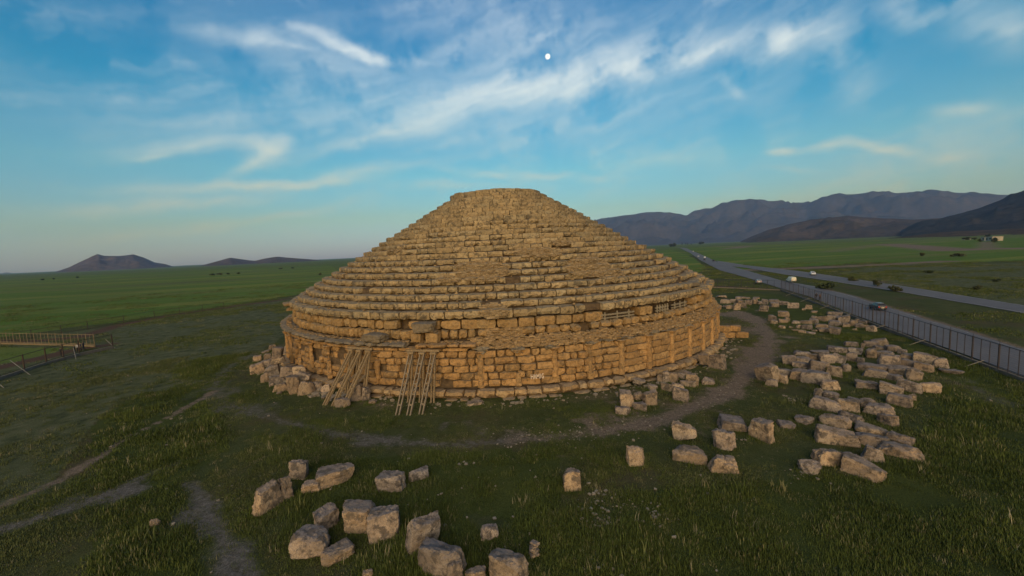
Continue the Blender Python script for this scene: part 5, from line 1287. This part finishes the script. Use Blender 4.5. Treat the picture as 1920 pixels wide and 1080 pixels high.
def grass_points(n, r0, r1, want):
    a = nrg.uniform(R(-66), R(66), n); r_ = np.sqrt(nrg.uniform(r0**2, r1**2, n)); X = CAM[0] + r_ * np.sin(a); Y = CAM[1] + r_ * np.cos(a)
    dirt, grey, red, bright, scrub, lush = masks(X, Y)
    clump = np.clip(.55 + .75 * vn2(X * .45, Y * .45, 61) + .45 * vn2(X * 1.6, Y * 1.6, 62), 0, 1.3)
    lushs = np.clip(lush + .35 * vn2(X * .3, Y * .3, 63), 0, 1)
    dens = (lushs if want == 'lush' else (.55 * (1 - lushs) + .1)) * clump * np.clip(1 - 1.1 * np.maximum(np.maximum(dirt, grey), red), 0, 1)
    fo = (np.stack([X, Y], -1) - FENCE_C) @ FENCE_N
    dens = dens * (np.hypot(X, Y) > 30.4) * (fo < -.2)
    k = nrg.random(n) < dens; X, Y, r_, dens = X[k], Y[k], r_[k], dens[k]
    return np.stack([X, Y, ground_z(X, Y)], -1), nrg.uniform(0, 6.283, len(X)), (.6 + .7 * np.clip(dens, 0, 1)) * nrg.uniform(.6, 1.35, len(X))
LT = [tuft(1, 28, .145, .17, M_GRASS, .009), tuft(2, 32, .115, .20, M_GRASS, .009), tuft(3, 22, .20, .15, M_GRASS, .009), tuft(4, 30, .13, .24, M_GRASS, .009)]
ST = [tuft(11, 20, .085, .17, M_TURF, .010), tuft(12, 18, .12, .15, M_TURF, .010), tuft(13, 24, .07, .21, M_TURF, .010)]
def combine(*parts): return [np.concatenate([p[i] for p in parts]) for i in range(3)]
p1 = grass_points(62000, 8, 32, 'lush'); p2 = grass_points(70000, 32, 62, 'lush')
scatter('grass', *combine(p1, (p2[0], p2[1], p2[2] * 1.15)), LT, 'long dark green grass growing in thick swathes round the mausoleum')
p1 = grass_points(110000, 8, 32, 'turf'); p2 = grass_points(110000, 32, 66, 'turf')
scatter('turf', *combine(p1, (p2[0], p2[1], p2[2] * 1.4)), ST, 'short sparse turf between the stones')
# grass grown up round the feet of the fallen blocks
bx = np.array([b for b in BOX if math.hypot(b[0] - CAM[0], b[1] - CAM[1]) < 75]); nb = 26
ang = nrg.uniform(0, 6.283, (len(bx), nb)); rad = bx[:, 2:3] * nrg.uniform(.72, 1.25, (len(bx), nb)); X = (bx[:, 0:1] + np.cos(ang) * rad).ravel(); Y = (bx[:, 1:2] + np.sin(ang) * rad).ravel()
k = np.hypot(X, Y) > 31; X, Y = X[k], Y[k]
scatter('grass', np.stack([X, Y, ground_z(X, Y)], -1), nrg.uniform(0, 6.283, len(X)), nrg.uniform(.6, 1.25, len(X)), LT, 'tufts of longer grass round the feet of the fallen blocks')
# a few taller weeds
WD = [tuft(21, 26, .38, .16, M_GRASS, .012), tuft(22, 22, .30, .2, M_TURF, .012)]
p1 = grass_points(900, 9, 60, 'lush'); scatter('weeds', *p1, WD, 'scattered taller weeds standing above the grass')

M_STRAW = grass_mat('dry_straw', (.20, .18, .11), (.32, .29, .19), (.42, .38, .26))
p1 = grass_points(1500, 9, 48, 'lush'); p2 = grass_points(700, 9, 48, 'turf'); scatter('dry_stalks', *combine(p1, p2), [tuft(41, 7, .34, .16, M_STRAW, .007), tuft(42, 10, .26, .22, M_STRAW, .007), tuft(43, 5, .42, .10, M_STRAW, .007)], 'pale dry stalks standing singly in the green grass')
# rougher growth on the verges and the pasture further out
def far_points(n, r0, r1):
    a = nrg.uniform(R(-60), R(60), n); r_ = np.sqrt(nrg.uniform(r0**2, r1**2, n)); X = CAM[0] + r_ * np.sin(a); Y = CAM[1] + r_ * np.cos(a)
    dirt, grey, red, bright, scrub, lush = masks(X, Y)
    def between(A, B):
        P = np.vstack([np.array(A), np.array(B)[::-1]]); return in_poly(X, Y, [tuple(p) for p in P])
    road = between(EA, EB) | between(FA, FB)
    clump = np.clip(.25 + 1.1 * vn2(X * .12, Y * .12, 81) + .7 * vn2(X * .5, Y * .5, 82), 0, 1)
    dens = clump * (1 - .75 * bright) * np.clip(1 - 1.2 * np.maximum(np.maximum(dirt, grey), red), 0, 1) * ~road * (np.hypot(X, Y) > 31)
    k = nrg.random(n) < dens
    return np.stack([X[k], Y[k], ground_z(X[k], Y[k])], -1), nrg.uniform(0, 6.283, k.sum()), nrg.uniform(.7, 1.7, k.sum()) * (1 + r_[k] / 300)
VT = [tuft(31, 26, .08, .34, M_TURF, .024), tuft(32, 30, .06, .40, M_GRASS, .026), tuft(33, 22, .12, .30, M_GRASS, .024)]
scatter('rough_grass', *far_points(110000, 62, 230), VT, 'rough grass and low scrub on the verges and the open pasture')

# ------------------------------------------------------------------ air
if HAZE:
    hz = MB().box((0, -60, 760), (31600, 31600, 1570)).build('haze', None); hz['kind'] = 'stuff'; hz['label'] = 'pale evening haze over the plain'
    m_ = bpy.data.materials.new('evening_haze'); m_.use_nodes = True; W = NT(m_.node_tree); W.nt.nodes.remove(W.nt.nodes['Principled BSDF'])
    v = W.n('ShaderNodeVolumePrincipled'); v.inputs['Color'].default_value = (.20, .42, 1.0, 1); v.inputs['Absorption Color'].default_value = (1, 1, 1, 1); v.inputs['Density'].default_value = HAZE; v.inputs['Anisotropy'].default_value = 0.0
    W.nt.links.new(v.outputs[0], W.nt.nodes['Material Output'].inputs['Volume']); hz.data.materials.append(m_)
